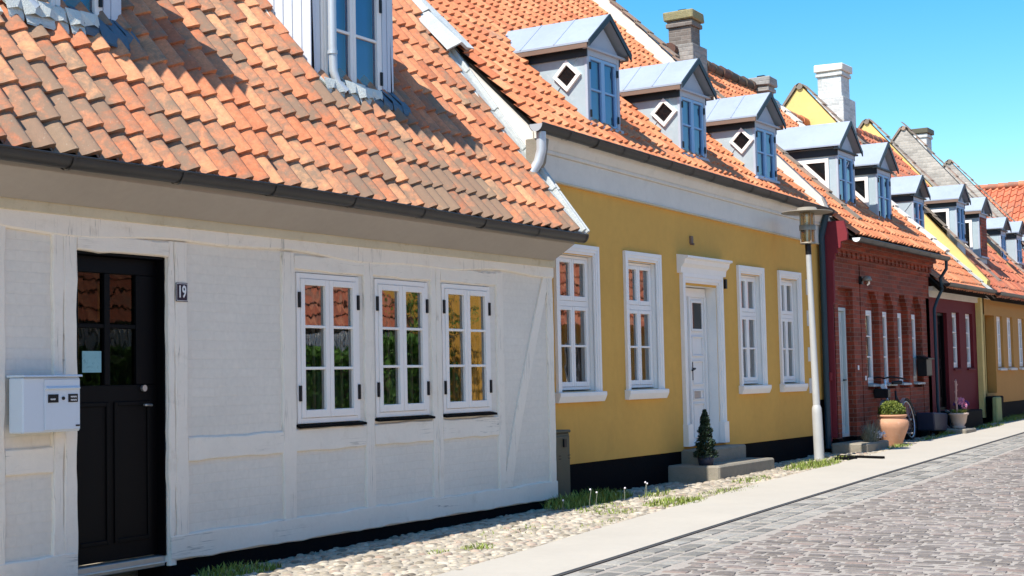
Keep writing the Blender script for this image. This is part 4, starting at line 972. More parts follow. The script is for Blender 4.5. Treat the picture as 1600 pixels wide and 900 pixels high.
chimney(H7, 1.35, 1.95, -4.35, -3.75, 6.8, 8.10, 'whitebrick', cap='darkcap', flue=False) if 'darkcap' in M else chimney(H7, 1.35, 1.85, -4.45, -3.95, 3.2, 8.05, 'whitebrick', cap='utility', flue=False)
dormer(H7, .25, 1.0, -.75, 3.8, 4.62, 49, .20, 2.53, oh=.11, cheek='tri', pitch=.70, seam=0, fascia=None)
H8 = row_house('far_brick_house', -7.6, 45.6, 5.0, 48.5, 2.68, .28, -4.0, 'whitepl', 'palebrick', 'tileC', 'small house with a pale brown gable, farthest gable against the sky', [(1.0, 1.6)])

# end house across the street end: local frame facing -Y
HE = empty('end_house', (-8.5, 51.6, 0), 0, 'house with a red pantile roof closing the street behind the farthest gables', 'house')
# local x = world x, MB y = outward (-Y world) after flip
mb = MB(); wall_front(mb, -7, 8, 0, 4.2, [], 0, .2); mb.prism([(0, 0), (0, 4.2), (-3.6, 7.5), (-7.2, 4.2), (-7.2, 0)], 0, -7, -6.8); mb.prism([(0, 0), (0, 4.2), (-3.6, 7.5), (-7.2, 4.2), (-7.2, 0)], 0, 7.8, 8); mb.build('wall', 'whitepl', HE, True)
mb = MB(); tiles(mb, .3, 4.25, 43, -7.1, 8.1, lambda u: 5.25, .235, .34, .085, .04, 0, lambda u, s: .35, None, .8); deck(mb, .3, 4.22, 43, -7.1, 8.1, -3.55, back=3.6, mi=1); ridge_tiles(mb, [(-7.1, -3.55, 7.93), (8.1, -3.55, 7.93)], .12)
mb.build('roof', ['tileC', 'soil'], HE, True)
gutter(HE, -7.1, 8.1, .36, lambda u: 4.25, .06, step=2)
for a in (-2.5, 1.5, 4.5): window(HE, a, a + 1, 1.4, 2.8, .01, (1, 1, 1), hinges=False, curtain=None)

# =================================================================== ground
g = MB(); n = 1
g.add([(-250, -150, gz(-150) - .06), (250, -150, gz(-150) - .06), (250, 350, gz(350) - .06), (-250, 350, gz(350) - .06)], [(0, 1, 2, 3)])
kind(g.build('ground', 'sand'), 'structure')
def interp(tb, y):
    if y <= tb[0][0]: return tb[0][1]
    for (a, p), (b, q) in zip(tb, tb[1:]):
        if y <= b: return p + (q - p) * (y - a) / (b - a)
    return tb[-1][1]
PI_ = [(0, -5.05), (8.1, -5.38), (11.6, -5.73), (15.2, -6.02), (20, -6.25), (26, -6.60), (32.6, -6.93), (52, -7.0)]
PO_ = [(0, -4.2), (8.4, -4.68), (12.3, -4.91), (16.7, -5.13), (20.9, -5.30), (24.5, -5.45), (32, -5.75), (52, -6.0)]
PG_ = [(0, -3.80), (8.4, -4.17), (12.3, -4.36), (17.6, -4.55), (24.5, -4.85), (32, -5.15), (52, -5.4)]
def strip(mb, A, B, h0, h1, ya=0, yb=50, st=1.5, mi=0):
    y = ya
    while y < yb:
        y2 = min(y + st, yb)
        p = [(A(y), y), (B(y), y), (B(y2), y2), (A(y2), y2)]
        mb.hexa([(x, q, gz(q) + h0) for x, q in p] + [(x, q, gz(q) + h1) for x, q in p], mi); y = y2
mb = MB(); strip(mb, lambda y: interp(PI_, y), lambda y: interp(PO_, y) - .008, -.1, .020, -6); kind(mb.build('pavement', 'concrete'), 'structure')
mb = MB(); strip(mb, lambda y: interp(PO_, y) - .007, lambda y: interp(PO_, y) + .006, -.1, .010, -6); kind(mb.build('kerb_joint', 'kerbjoint'), 'structure')
mb = MB(); 
def vf(x, y): return gz(y) - .055 * min(1, max(0, (-6.62 - x) / .35)) * (1 if y < 20 else .6)
for y_ in [q * 1.5 for q in range(-4, 34)]:
    xs = [-8.2, -6.97, -6.62, interp(PI_, y_) + .02]; x2 = [-8.2, -6.97, -6.62, interp(PI_, y_ + 1.5) + .02]
    for k in range(3): mb.add([(xs[k], y_, vf(xs[k], y_) + .005), (xs[k + 1], y_, vf(xs[k + 1], y_) + .005), (x2[k + 1], y_ + 1.5, vf(x2[k + 1], y_ + 1.5) + .005), (x2[k], y_ + 1.5, vf(x2[k], y_ + 1.5) + .005)], [(0, 1, 2, 3)])
kind(mb.build('verge_bed', 'sand'), 'structure')
mb = MB(); strip(mb, lambda y: interp(PO_, y) + .010, lambda y: 3.2, -.1, .002, -6, 50.5); kind(mb.build('road_bed', 'roadsand'), 'structure') if 'roadsand' in M else None
M['roadsand'] = paint('pale_gritty_joint_sand', (.36, .32, .275), .95, .15, .7, .008, 5, dirt=(.26, .23, .20))
kind(mb.build('road_bed', 'roadsand'), 'structure') if 'road_bed' not in bpy.data.objects else None

def setts(name, mat, xa, xb, ya, yb, w, d, hh, alongy=False, gap=.012, mound=.006, stag=True):
    """individual paving stones in courses; xa/xb functions of y"""
    m = MB()
    if not alongy:
        y = ya
        while y < yb:
            dd = d * rnd.uniform(.88, 1.14); x = xa(y) + rnd.uniform(0, w * .5); xe = xb(y); ph = rnd.uniform(0, 6)
            while x < xe:
                ww = min(w * rnd.uniform(.65, 1.35), xe - x + .01)
                sk = .012 * math.sin(x * 2.3 + ph)
                h = gz(y) + hh + rnd.uniform(-.004, .004); g_ = gap * rnd.uniform(.5, 1.5); q = rnd.uniform(.008, .016)
                j = lambda a=.007: rnd.uniform(-a, a)
                o = [(x + g_ + j(), y + g_ + j() + sk), (x + ww - g_ + j(), y + g_ + j() + sk), (x + ww - g_ + j(), y + dd - g_ + j() + sk), (x + g_ + j(), y + dd - g_ + j() + sk)]
                cx, cy = x + ww / 2, y + dd / 2 + sk
                t = [(a + (cx - a) / abs(cx - a) * min(q, abs(cx - a)), b + (cy - b) / abs(cy - b) * min(q, abs(cy - b))) for a, b in o]
                hj = [h + rnd.uniform(-.002, .002) for _ in t]
                m.add([(a, b, h - .028) for a, b in o] + [(a, b, hj[k] - .003) for k, (a, b) in enumerate(t)] + [(cx, cy, h + mound * rnd.uniform(.4, 1))],
                      [(0, 1, 5, 4), (1, 2, 6, 5), (2, 3, 7, 6), (3, 0, 4, 7), (4, 5, 8), (5, 6, 8), (6, 7, 8), (7, 4, 8)], 0, (rnd.random(), rnd.random(), 0), False)
                x += ww
            y += dd
    else:
        rows = 3
        for r_ in range(rows):
            y = ya + rnd.uniform(0, .2)
            while y < yb:
                dd = d * rnd.uniform(.7, 1.3); A, B = xa(y), xb(y); x0 = A + (B - A) * r_ / rows; x1 = A + (B - A) * (r_ + 1) / rows
                h = gz(y) + hh + rnd.uniform(-.004, .004); g_ = gap; j = lambda: rnd.uniform(-.006, .006)
                o = [(x0 + g_ + j(), y + g_ + j()), (x1 - g_ + j(), y + g_ + j()), (x1 - g_ + j(), y + dd - g_ + j()), (x0 + g_ + j(), y + dd - g_ + j())]
                cx, cy = (x0 + x1) / 2, y + dd / 2; q = .012
                t = [(a + math.copysign(q, cx - a), b + math.copysign(q, cy - b)) for a, b in o]
                m.add([(a, b, h - .028) for a, b in o] + [(a, b, h - .002) for a, b in t] + [(cx, cy, h + mound)],
                      [(0, 1, 5, 4), (1, 2, 6, 5), (2, 3, 7, 6), (3, 0, 4, 7), (4, 5, 8), (5, 6, 8), (6, 7, 8), (7, 4, 8)], 0, (rnd.random(), rnd.random(), 0), False)
                y += dd
    return kind(m.build(name, mat), 'structure')
setts('gutter_band', 'gsett', lambda y: interp(PO_, y) + .012, lambda y: interp(PG_, y), 5, 48, .14, .24, .010, True)
setts('road', 'sett', lambda y: interp(PG_, y) + .01, lambda y: 2.4, 5, 46, .165, .088, .009, gap=.007, mound=.003)
# field-stone verge
m = MB(); y = 5.2
while y < 36:
    st = rnd.uniform(.055, .085); x = -7.75
    while x < interp(PI_, y) - .02:
        r = rnd.uniform(.028, .056) * (1.0 if y < 20 else 1.15); cx, cy = x + r, y + rnd.uniform(-.025, .025); n = 8
        h = vf(cx, cy) + rnd.uniform(-.002, .014); ph = rnd.uniform(0, 6); el = rnd.uniform(.75, 1.25); vs = []
        for k in range(n):
            t = 2 * math.pi * k / n + ph; rr = r * rnd.uniform(.88, 1.08)
            vs.append((cx + rr * math.cos(t) * el, cy + rr * math.sin(t) / el, h - .03))
        for k in range(n): a, b, c = vs[k]; vs.append((cx + (a - cx) * .88, cy + (b - cy) * .88, h + .000))
        for k in range(n): a, b, c = vs[k]; vs.append((cx + (a - cx) * .45, cy + (b - cy) * .55, h + .007))
        vs.append((cx, cy, h + .008))
        fs = [(k, (k + 1) % n, n + (k + 1) % n, n + k) for k in range(n)] + [(n + k, n + (k + 1) % n, 2 * n + (k + 1) % n, 2 * n + k) for k in range(n)] + [(2 * n + k, 2 * n + (k + 1) % n, 3 * n) for k in range(n)]
        m.add(vs, fs, 0, (rnd.random(), rnd.random(), 0), True)
        x += 2 * r * el * .97 + .008
    y += st
kind(m.build('cobbled_verge', 'field'), 'structure')

# =================================================================== foliage helpers
def blade(m, p, h, lean, w, c, az=None):
    az = rnd.uniform(0, 6.28) if az is None else az; dx, dy = math.cos(az), math.sin(az); px, py = -dy * w, dx * w
    x, y, z = p
    m.add([(x - px, y - py, z), (x + px, y + py, z), (x + px * .7 + dx * lean * .4, y + py * .7 + dy * lean * .4, z + h * .6), (x - px * .7 + dx * lean * .4, y - py * .7 + dy * lean * .4, z + h * .6), (x + dx * lean, y + dy * lean, z + h)], [(0, 1, 2, 3), (3, 2, 4)], 0, c)
def leafq(m, p, s, c, up=None):
    a = Vector((rnd.gauss(0, 1), rnd.gauss(0, 1), rnd.gauss(0, 1))).normalized(); b = a.orthogonal().normalized(); q = Vector(p)
    d = a.cross(b)
    m.add([q - b * s, q + d * s * .55, q + b * s, q - d * s * .55], [(0, 1, 2, 3)], 0, c)
def grass(m, cx, cy, rx, ry, n, h, dark=0, z=None):
    for _ in range(n):
        a, r = rnd.uniform(0, 6.28), math.sqrt(rnd.random()); x, y = cx + rx * r * math.cos(a), cy + ry * r * math.sin(a)
        hh = h * rnd.uniform(.4, 1.2) * (1.1 - .5 * r)
        blade(m, (x, y, gz(y) - .01), hh, hh * rnd.uniform(.2, 1.0), rnd.uniform(.003, .007), (min(1, max(0, rnd.gauss(.5, .28))), 0, 0))
m = MB()
for (x, y, rx, ry, n, h) in [(-6.85, 7.75, .22, .35, 420, .08), (-5.95, 9.35, .12, .18, 200, .06), (-6.1, 9.05, .08, .12, 80, .05), (-6.9, 12.9, .28, .75, 1100, .13), (-6.45, 12.3, .16, .5, 260, .06),
                             (-6.15, 12.0, .2, .3, 240, .06), (-6.0, 12.95, .26, .50, 800, .08), (-5.98, 14.2, .20, .7, 420, .06), (-6.28, 15.6, .16, .5, 300, .07), (-6.35, 17.75, .26, .8, 1000, .10),
                             (-6.5, 13.6, .1, .4, 160, .09), (-6.40, 19.0, .18, .5, 260, .08), (-6.38, 21.6, .16, .4, 300, .08), (-6.5, 23.8, .14, .9, 360, .08), (-6.5, 27.5, .16, 1.0, 500, .10), (-6.7, 30.2, .2, 1.4, 700, .13), (-6.9, 33, .2, 1.5, 400, .12),
                             (-6.25, 10.4, .3, .6, 130, .05), (-5.85, 11.2, .1, .5, 100, .05), (-6.6, 25.1, .15, .35, 260, .1)]:
    grass(m, x, y, rx, ry, n, h)
kind(m.build('grass', 'leafgrass'), 'stuff')
# dandelion clocks
for k, (x, y, h) in enumerate([(-6.5, 12.15, .20), (-6.46, 12.2, .17), (-6.52, 12.9, .15), (-6.35, 13.0, .20), (-6.38, 13.1, .18), (-6.65, 11.9, .12)]):
    m = MB(); m.tube([(0, 0, 0), (.01, 0, h * .6), (rnd.uniform(-.02, .03), .01, h)], .003, 5); o = m.build('dandelion_stalk', 'leafgrey')
    hd = MB(); hd.lathe([(.001, -.010), (.008, -.006), (.010, 0), (.008, .006), (.001, .010)], (.01, .01, h), 8); root = empty('dandelion', (x, y, gz(y) - .01), 0, 'dandelion clock on a thin stalk, one of those by the cottage corner', 'flower', 'dandelion clocks in the verge')
    o.parent = root; hh = hd.build('seed_head', 'whitepetal', root)

# =================================================================== mailbox, number plate
T_ = empty('mailbox', (-7.26 + .03, 6.35, 1.08), R(90), 'white wall mailbox with two black name plates, left of the black door', 'mailbox')
m = MB(); m.box(-.22, .23, .002, .13, 0, .335); m.build('body', 'boxwhite', T_, True, bevel=.008)
m = MB(); m.box(-.06, .222, .131, .137, .012, .322); m.prism([(.131, .262), (.131, .285), (.15, .27), (.15, .262)], 0, -.055, .215); m.build('front_flap', 'boxwhite', T_, True, bevel=.003)
m = MB(); m.prism([(-.01, .337), (.15, .337), (.145, .35), (-.01, .352)], 0, -.225, .235); m.build('lid', 'boxwhite', T_, True, bevel=.003)
for (a, b) in ((-.035, .045), (.125, .20)):
    m = MB(); m.box(a, b, .138, .141, .18, .23); p = m.build('name_plate', 'hinge', T_, True)
    q = MB()
    for r_ in ((.2,) if a < 0 else (.193, .213)):
        for k in range(5 if a < 0 else 6): q.box(a + .018 + k * .008, a + .023 + k * .008, .1412, .142, r_ - .003 - (k % 2) * .002, r_ + .005)
    q.build('name_lettering', 'lettering', p, True)
m = MB(); m.tube([(.085, .137, .205), (.085, .143, .205)], .011, 12); m.build('lock', 'hinge', T_, True)
m = MB(); m.box(.185, .215, .138, .1405, .03, .04); m.build('maker_plate', 'hinge', T_, True)

T_ = empty('house_number_plate', (-7.26 + .024, 7.625, 1.992), R(90), 'small dark blue enamel plate with the white number 19, right of the black door', 'sign')
m = MB(); m.box(-.058, .058, 0, .006, -.065, .065); m.build('plate', 'enamel', T_, True, bevel=.002)
m = MB(); frame_rect(m, -.053, .053, -.06, .06, .006, .0066, .003); m.build('border_line', 'lettering', T_, True)
def text(body, size, mat, parent, loc, rotz, name='number'):
    cu = bpy.data.curves.new(name, 'FONT'); cu.body = body; cu.size = size; cu.align_x = 'CENTER'; cu.align_y = 'CENTER'; cu.extrude = .0008; cu.offset = .0025
    o = bpy.data.objects.new(name, cu); COL.objects.link(o); dg = bpy.context.evaluated_depsgraph_get(); me = bpy.data.meshes.new_from_object(o.evaluated_get(dg)); bpy.data.objects.remove(o)
    r = bpy.data.objects.new(name, me); COL.objects.link(r); me.materials.clear(); me.materials.append(M[mat]); r.parent = parent; r.location = loc; r.rotation_euler = rotz; return r
tx = text('19', .115, 'lettering', T_, (0, -.0075, 0), (R(90), 0, 0)); tx.scale = (.72, 1, 1)

# utility cabinet
T_ = empty('utility_cabinet', (-7.385, 13.10, gz(13)), R(90), 'narrow grey-brown utility cabinet against the yellow wall at the cottage corner', 'cabinet')
m = MB(); m.box(-.19, .13, -.05, .10, -.05, .66); m.build('body', 'utility', T_, True, bevel=.01)
m = MB(); m.box(-.20, .14, -.05, .115, .66, .69); m.build('lid', 'utility', T_, True, bevel=.01)
m = MB(); m.box(-.165, .11, .10, .112, .03, .63); dd = m.build('door', 'utility', T_, True, bevel=.004)
m = MB(); m.box(-.03, .02, .112, .13, .52, .6); m.build('lock', 'hinge', dd, True)
for a in (-.12, .07):
    m = MB(); m.box(a, a + .04, .113, .117, .40, .41); m.box(a, a + .04, .113, .117, .43, .44); m.build('vent_slot', 'hinge', dd, True)

# steps
def slab(name, x0, x1, y0, y1, z0, z1, label, cat='step', mat='granite', group=None):
    m = MB(); cx, cy = (x0 + x1) / 2, (y0 + y1) / 2; n = 6
    m.box(x0 - cx, x1 - cx, y0 - cy, y1 - cy, -.08, z1 - z0, j=.008)
    o = m.build(name, mat, None, bevel=.02, loc=(cx, cy, z0)); return tag(o, label, cat, group)
slab('stone_step', -7.40, -6.74, 15.74, 17.50, .155, .305, 'wide lower stone step in front of the white panelled door', group='steps of the yellow house door')
slab('stone_step', -7.40, -7.06, 16.10, 17.36, .306, .47, 'upper stone step directly under the white panelled door', group='steps of the yellow house door')
slab('stone_step', -7.02, -6.50, 20.42, 21.45, .20, .335, 'pale stone step in front of the narrow brick house door')
slab('stone_step', -7.10, -6.62, 26.3, 27.6, .26, .61, 'dark high stone step in front of the black door of the dark red house', mat='tar')
slab('stone_slab', -6.80, -6.32, 25.15, 25.85, .24, .345, 'low stone slab under the pale flower pot', 'slab')
slab('stone_block', -6.92, -6.84, 27.0, 27.5, .27, .56, 'upright stone block beside the pale flower pot', 'stone')
slab('stone_step', -7.10, -6.84, 29.45, 30.25, .29, .80, 'black step under the ochre recess of the ochre house', mat='tar')
slab('lit_edge_post', -6.83, -6.72, 29.2, 29.55, .28, .80, 'yellow-green post standing for a lit plinth edge at the foot of the ochre house', 'post', 'litedge')  # added post; a lit plinth edge is put into its colour

# street lamp
T_ = empty('street_lamp', (-6.71, 19.03, gz(19)), 0, 'pale street lamp on a slightly leaning pole beside the yellow house', 'street lamp')
lx, ly = -.02, -.13
def LP(z): t = z / 3.2; return (lx * t, ly * t, z)
m = MB(); m.tube([LP(-.1), LP(.62), LP(.68), LP(.72)], [.067, .065, .062, .048], 20); m.tube([LP(.68), LP(2.72)], [.048, .036], 20); m.build('pole', 'pole', T_)
m = MB(); m.tube([LP(2.72), LP(2.86)], .04, 14); m.build('collar', 'hinge', T_)
hx, hy, hz = LP(2.9)
m = MB(); m.lathe([(.0, 0), (.10, 0), (.10, .02), (.0, .02)], (hx, hy, hz - .04), 20)
for k in range(4):
    t = math.pi / 4 + k * math.pi / 2; x, y = hx + .10 * math.cos(t), hy + .10 * math.sin(t); m.tube([(x, y, hz - .03), (x, y, hz + .38)], .008, 6)
m.lathe([(.108, .14), (.108, .21), (.10, .21), (.10, .14), (.108, .14)], (hx, hy, hz), 20); m.build('lantern_frame', 'lampcase', T_)
m = MB(); m.lathe([(.088, -.02), (.088, .37)], (hx, hy, hz), 20); m.build('lantern_glass', 'lampglass', T_)
m = MB(); m.lathe([(.0, .0), (.035, .0), (.04, .1), (.04, .24), (.0, .26)], (hx, hy, hz), 12); m.build('bulb', 'lettering', T_)
m = MB(); m.lathe([(.0, .45), (.12, .445), (.14, .41), (.335, .385), (.34, .378), (.33, .374), (.13, .385), (.0, .385)], (hx, hy, hz), 36); m.build('lamp_shade', 'lampcase', T_)

# conical shrub
T_ = empty('conical_shrub', (-6.95, 15.86, .30), 0, 'dark conical evergreen on the step beside the white panelled door', 'shrub')
m = MB(); m.lathe([(.0, 0), (.08, 0), (.10, .12), (.085, .12), (0, .10)], (0, 0, 0), 16); m.build('pot', 'slate', T_)
m = MB(); m.tube([(0, 0, .08), (0, 0, .6)], [.014, .004], 6); m.build('stem', 'bark', T_)
m = MB()
for _ in range(2600):
    h = rnd.random() ** 1.2; r = .125 * (1 - h) ** .75 * math.sqrt(rnd.random()) * (1 + .15 * math.sin(h * 25)) + .01; a = rnd.uniform(0, 6.28)
    leafq(m, (r * math.cos(a), r * math.sin(a), .10 + .54 * h), rnd.uniform(.012, .022), (rnd.random(), 0, 0))
m.build('foliage', 'leafdark', T_)

# terracotta pot with box ball
T_ = empty('terracotta_pot', (-6.62, 22.02, .215), 0, 'big terracotta jar holding a clipped box ball, beside the pale stone step', 'plant pot')
m = MB(); m.lathe([(0, 0), (.12, 0), (.135, .02), (.19, .16), (.235, .27), (.25, .34), (.235, .39), (.205, .42), (.20, .435), (.225, .445), (.23, .47), (.20, .475), (.18, .44), (.17, .40), (0, .40)], (0, 0, 0), 40); m.build('jar', 'terra', T_)
m = MB()
for _ in range(5200):
    v = Vector((rnd.gauss(0, 1), rnd.gauss(0, 1), rnd.gauss(0, 1))).normalized(); r = .20 * (rnd.random() ** .22) * (1 + .05 * math.sin(v.x * 9) * math.sin(v.y * 7))
    p = v * r; p.z = p.z * .82 + .52
    if p.z < .43: continue
    leafq(m, p, rnd.uniform(.009, .018), (min(1, max(0, rnd.gauss(.45 + .3 * v.z, .22))), 0, 0))
m.build('box_ball', 'leafbox', T_)

# flowering plant on the step
T_ = empty('flowering_plant', (-6.62, 21.0, .335), 0, 'grey-leaved plant with white flowers on the stone step, left of the terracotta jar', 'plant')
m = MB()
for _ in range(420):
    a, r = rnd.uniform(0, 6.28), .16 * math.sqrt(rnd.random()); h = rnd.uniform(.08, .36) * (1.1 - r * 3)
    blade(m, (r * math.cos(a) * .6, r * math.sin(a) * .9, 0), h, rnd.uniform(.02, .14), .006, (rnd.random(), 0, 0), a)
m.build('foliage', 'leafgrey', T_)
m = MB()
for _ in range(70):
    p = (rnd.uniform(-.05, .17), rnd.uniform(-.12, .22), rnd.uniform(.06, .15)); 
    for q in range(4): leafq(m, (p[0] + rnd.uniform(-.012, .012), p[1] + rnd.uniform(-.012, .012), p[2]), .015, (.5, 0, 0))
m.build('flowers', 'whitepetal', T_)

# pale pot with pink flower
T_ = empty('flower_pot', (-6.52, 25.5, .345), 0, 'pale footed pot with pink flowers and a tall dry stalk, on the low stone slab', 'plant pot')
m = MB(); m.lathe([(0, 0), (.10, 0), (.11, .03), (.085, .05), (.12, .10), (.145, .22), (.165, .23), (.17, .26), (.14, .265), (.13, .2), (0, .2)], (0, 0, 0), 24); m.build('pot', 'palepot', T_)
m = MB()
for _ in range(260):
    a, r = rnd.uniform(0, 6.28), .15 * math.sqrt(rnd.random()); blade(m, (r * math.cos(a) * .5, r * math.sin(a) * .5, .2), rnd.uniform(.05, .14), rnd.uniform(.02, .14), .01, (.4 + .6 * rnd.random(), 0, 0), a)
m.build('foliage', 'leafgrass', T_)
m = MB(); m.tube([(0, -.05, .2), (-.01, -.08, .45), (.0, -.1, .80)], [.02, .016, .02], 8); 
for k in range(16): m.tube([(0, -.09, .42 + k * .025), (rnd.uniform(-.03, .03), -.09 + rnd.uniform(-.03, .03), .45 + k * .025)], .01, 5)
m.build('dry_stalk', 'dryreed', T_)
m = MB()
for _ in range(90):
    v = Vector((rnd.gauss(0, 1), rnd.gauss(0, 1), rnd.gauss(0, 1))).normalized() * .055; leafq(m, (v.x + .03, v.y + .05, v.z + .46), .026, (.5, 0, 0))
for _ in range(60):
    v = Vector((rnd.gauss(0, 1), rnd.gauss(0, 1), rnd.gauss(0, 1))).normalized() * .045; leafq(m, (v.x + .08, v.y + .10, v.z + .38), .022, (.5, 0, 0))
m.build('flowers', 'pinkpetal', T_)
T_ = empty('violet_flower_tub', (-6.75, 26.6, .61), 0, 'dark tub of violet flowers on the high step of the dark red house', 'plant pot')
m = MB(); m.lathe([(0, 0), (.09, 0), (.12, .12), (.10, .12), (0, .1)], (0, 0, 0), 18); m.build('pot', 'slate', T_)
m = MB()
for _ in range(300):
    v = Vector((rnd.gauss(0, 1), rnd.gauss(0, 1), abs(rnd.gauss(0, 1)))).normalized() * .13; leafq(m, (v.x, v.y, v.z * .7 + .1), .022, (.5, 0, 0))
m.build('flowers', 'violet', T_)

# bicycle leaning on the brick wall
T_ = empty('bicycle', (-6.80, 22.62, gz(22.6)), R(90), 'dark bicycle with a pale frame tube leaning on the brick wall behind the terracotta jar', 'bicycle')
LN = -.14   # lean towards wall per metre height (MB y outward)
def Bk(x, z, y=0): return (x, y + LN * z, z)
for wx in (.0, 1.06):
    m = MB(); pts = [Bk(wx + .31 * math.cos(t), .335 + .31 * math.sin(t)) for t in [2 * math.pi * k / 28 for k in range(29)]]; m.tube(pts, .02, 8, cap=False); wh = m.build('wheel', 'rubber', T_, True)
    m = MB(); pts = [Bk(wx + .285 * math.cos(t), .335 + .285 * math.sin(t)) for t in [2 * math.pi * k / 28 for k in range(29)]]; m.tube(pts, .01, 6, cap=False)
    for k in range(14): t = 2 * math.pi * k / 14; m.tube([Bk(wx, .335), Bk(wx + .28 * math.cos(t), .335 + .28 * math.sin(t))], .0018, 4)
    m.tube([Bk(wx, .335, -.04), Bk(wx, .335, .04)], .02, 8); m.build('rim', 'chrome', wh, True)
    m = MB(); 
    for k in range(12):
        t0, t1 = math.pi * (.05 + .8 * k / 12), math.pi * (.05 + .8 * (k + 1) / 12)
        a, b = Bk(wx + .345 * math.cos(t0), .335 + .345 * math.sin(t0)), Bk(wx + .345 * math.cos(t1), .335 + .345 * math.sin(t1))
        m.add([(a[0], a[1] - .03, a[2]), (a[0], a[1] + .03, a[2]), (b[0], b[1] + .03, b[2]), (b[0], b[1] - .03, b[2])], [(0, 1, 2, 3)])
    m.build('mudguard', 'chrome', T_, True)
m = MB(); m.tube([Bk(.0, .335, -.05), Bk(.07, .60, -.04), Bk(.10, .70, 0)], .012, 8); m.tube([Bk(.0, .335, .05), Bk(.07, .60, .04), Bk(.10, .70, 0)], .012, 8); m.tube([Bk(.10, .68), Bk(.17, .98)], .022, 10); m.build('fork', 'chrome', T_, True)
m = MB()
for a, b in (((.13, .78), (.48, .30)), ((.11, .70), (.46, .28)), ((.48, .28), (.62, .80)), ((.48, .28), (1.06, .335)), ((.60, .72), (1.06, .335))): m.tube([Bk(*a), Bk(*b)], .017, 8)
m.build('frame', 'hinge', T_, True)
m = MB(); m.tube([Bk(.34, .98, -.27), Bk(.22, 1.0, -.24), Bk(.15, 1.02, -.1), Bk(.15, 1.0, 0), Bk(.15, 1.02, .1), Bk(.22, 1.0, .24), Bk(.34, .98, .27)], .013, 8); m.build('handlebar', 'hinge', T_, True)
m = MB(); m.tube([Bk(.08, .88), Bk(.02, .88)], [.035, .04], 12); m.build('headlight', 'lettering', T_, True)
m = MB(); m.prism([(-.13, .0), (.13, 0), (.13, .02), (-.13, .02)], 1, -.08, .08); 
sd = MB(); p = Bk(.66, .90); sd.hexa([(p[0] - .13, p[1] - .02, p[2]), (p[0] + .12, p[1] - .09, p[2]), (p[0] + .12, p[1] + .09, p[2]), (p[0] - .13, p[1] + .02, p[2]), (p[0] - .13, p[1] - .02, p[2] + .04), (p[0] + .12, p[1] - .09, p[2] + .06), (p[0] + .12, p[1] + .09, p[2] + .06), (p[0] - .13, p[1] + .02, p[2] + .04)]); sd.build('saddle', 'rubber', T_, True, bevel=.012)
m = MB(); bx_ = Bk(.0, .88); m.box(-.10, .04, bx_[1] - .11, bx_[1] + .11, .70, .84); m.build('front_basket', 'hinge', T_, True, bevel=.01)
m = MB(); m.tube([Bk(.48, .28, -.1), Bk(.48, .28, .1)], .012, 8); m.tube([Bk(.48, .28, .08), Bk(.55, .14, .08)], .01, 6); m.tube([Bk(.48, .28, -.08), Bk(.41, .42, -.08)], .01, 6); m.box(.50, .60, Bk(0, .14)[1] + .08, Bk(0, .14)[1] + .17, .13, .15); m.build('crank', 'chrome', T_, True)

# wall lamp and black box on brick wall
T_ = empty('wall_lamp', (-7.035 + .0, 22.0, 2.72), R(90), 'small white and grey wall lamp on the brick wall above the door', 'wall lamp')
m = MB(); m.box(-.04, .04, .002, .05, -.06, .06); m.tube([(0, .05, .02), (0, .14, .04)], .012, 8); m.build('bracket', 'hinge', T_, True, bevel=.004)
m = MB(); m.lathe([(.0, .07), (.05, .055), (.075, .0), (.07, -.01)], (0, .12, .0), 20); m.build('lamp_shade', 'lampcase', T_, True)
m = MB(); m.lathe([(.04, .01), (.045, -.06), (.0, -.09)], (0, .12, .0), 16); m.build('lamp_glass', 'lampglass', T_, True)
T_ = empty('wall_mailbox', (-7.035, 25.1, 1.24), R(90), 'black box fixed to the brick wall right of the last narrow window', 'mailbox')
m = MB(); m.box(-.16, .18, .0, .16, 0, .30); m.build('body', 'hinge', T_, True, bevel=.012); m = MB(); m.prism([(0, .30), (.2, .28), (.2, .30), (0, .35)], 0, -.18, .20); m.build('lid', 'hinge', T_, True)
# bell pushes by the brick door
for (u, z) in ((1.02, 1.40), (1.36, 1.24)):
    m = MB(); m.box(-.025, .025, .0, .012, -.035, .035); o = m.build('door_bell', 'lettering', None, True, bevel=.004, loc=(-7.035 + .002, 20.77 + u, z)); o.rotation_euler = (0, 0, R(90)); tag(o, '%s of two small pale bell plates on the brick wall' % ('upper' if z > 1.3 else 'lower'), 'bell')
# drain channels crossing the verge
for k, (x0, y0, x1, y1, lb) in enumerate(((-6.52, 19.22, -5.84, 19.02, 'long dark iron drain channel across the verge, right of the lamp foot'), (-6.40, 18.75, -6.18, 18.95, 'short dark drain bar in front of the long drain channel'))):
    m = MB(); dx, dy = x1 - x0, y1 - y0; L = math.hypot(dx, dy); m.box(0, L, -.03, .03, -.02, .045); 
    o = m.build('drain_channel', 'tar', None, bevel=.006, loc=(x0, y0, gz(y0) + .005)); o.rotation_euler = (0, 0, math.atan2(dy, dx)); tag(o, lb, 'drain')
# arched dark rail and covered object by the dark red house
T_ = empty('garden_cart', (-6.78, 24.85, gz(24.9)), R(90), 'dark blue low cart with a curved rail between the bicycle and the high dark step', 'cart')
m = MB(); m.prism([(-.38, .1), (.36, .06), (.44, .36), (-.44, .40)], 1, -.16, .14); m.build('tray', 'slate', T_, True, bevel=.02)
m = MB(); m.tube([(.40, .12, .40), (.55, .12, .38), (.66, .12, .28), (.70, .12, .12), (.70, .12, 0)], .022, 10); m.build('rail', 'navy', T_, True)
for sx in (-.2, .2):
    m = MB(); m.tube([(sx + .09 * math.cos(t), .0, .1 + .09 * math.sin(t)) for t in [2 * math.pi * k / 16 for k in range(17)]], .02, 6, cap=False); m.build('wheel', 'rubber', T_, True)

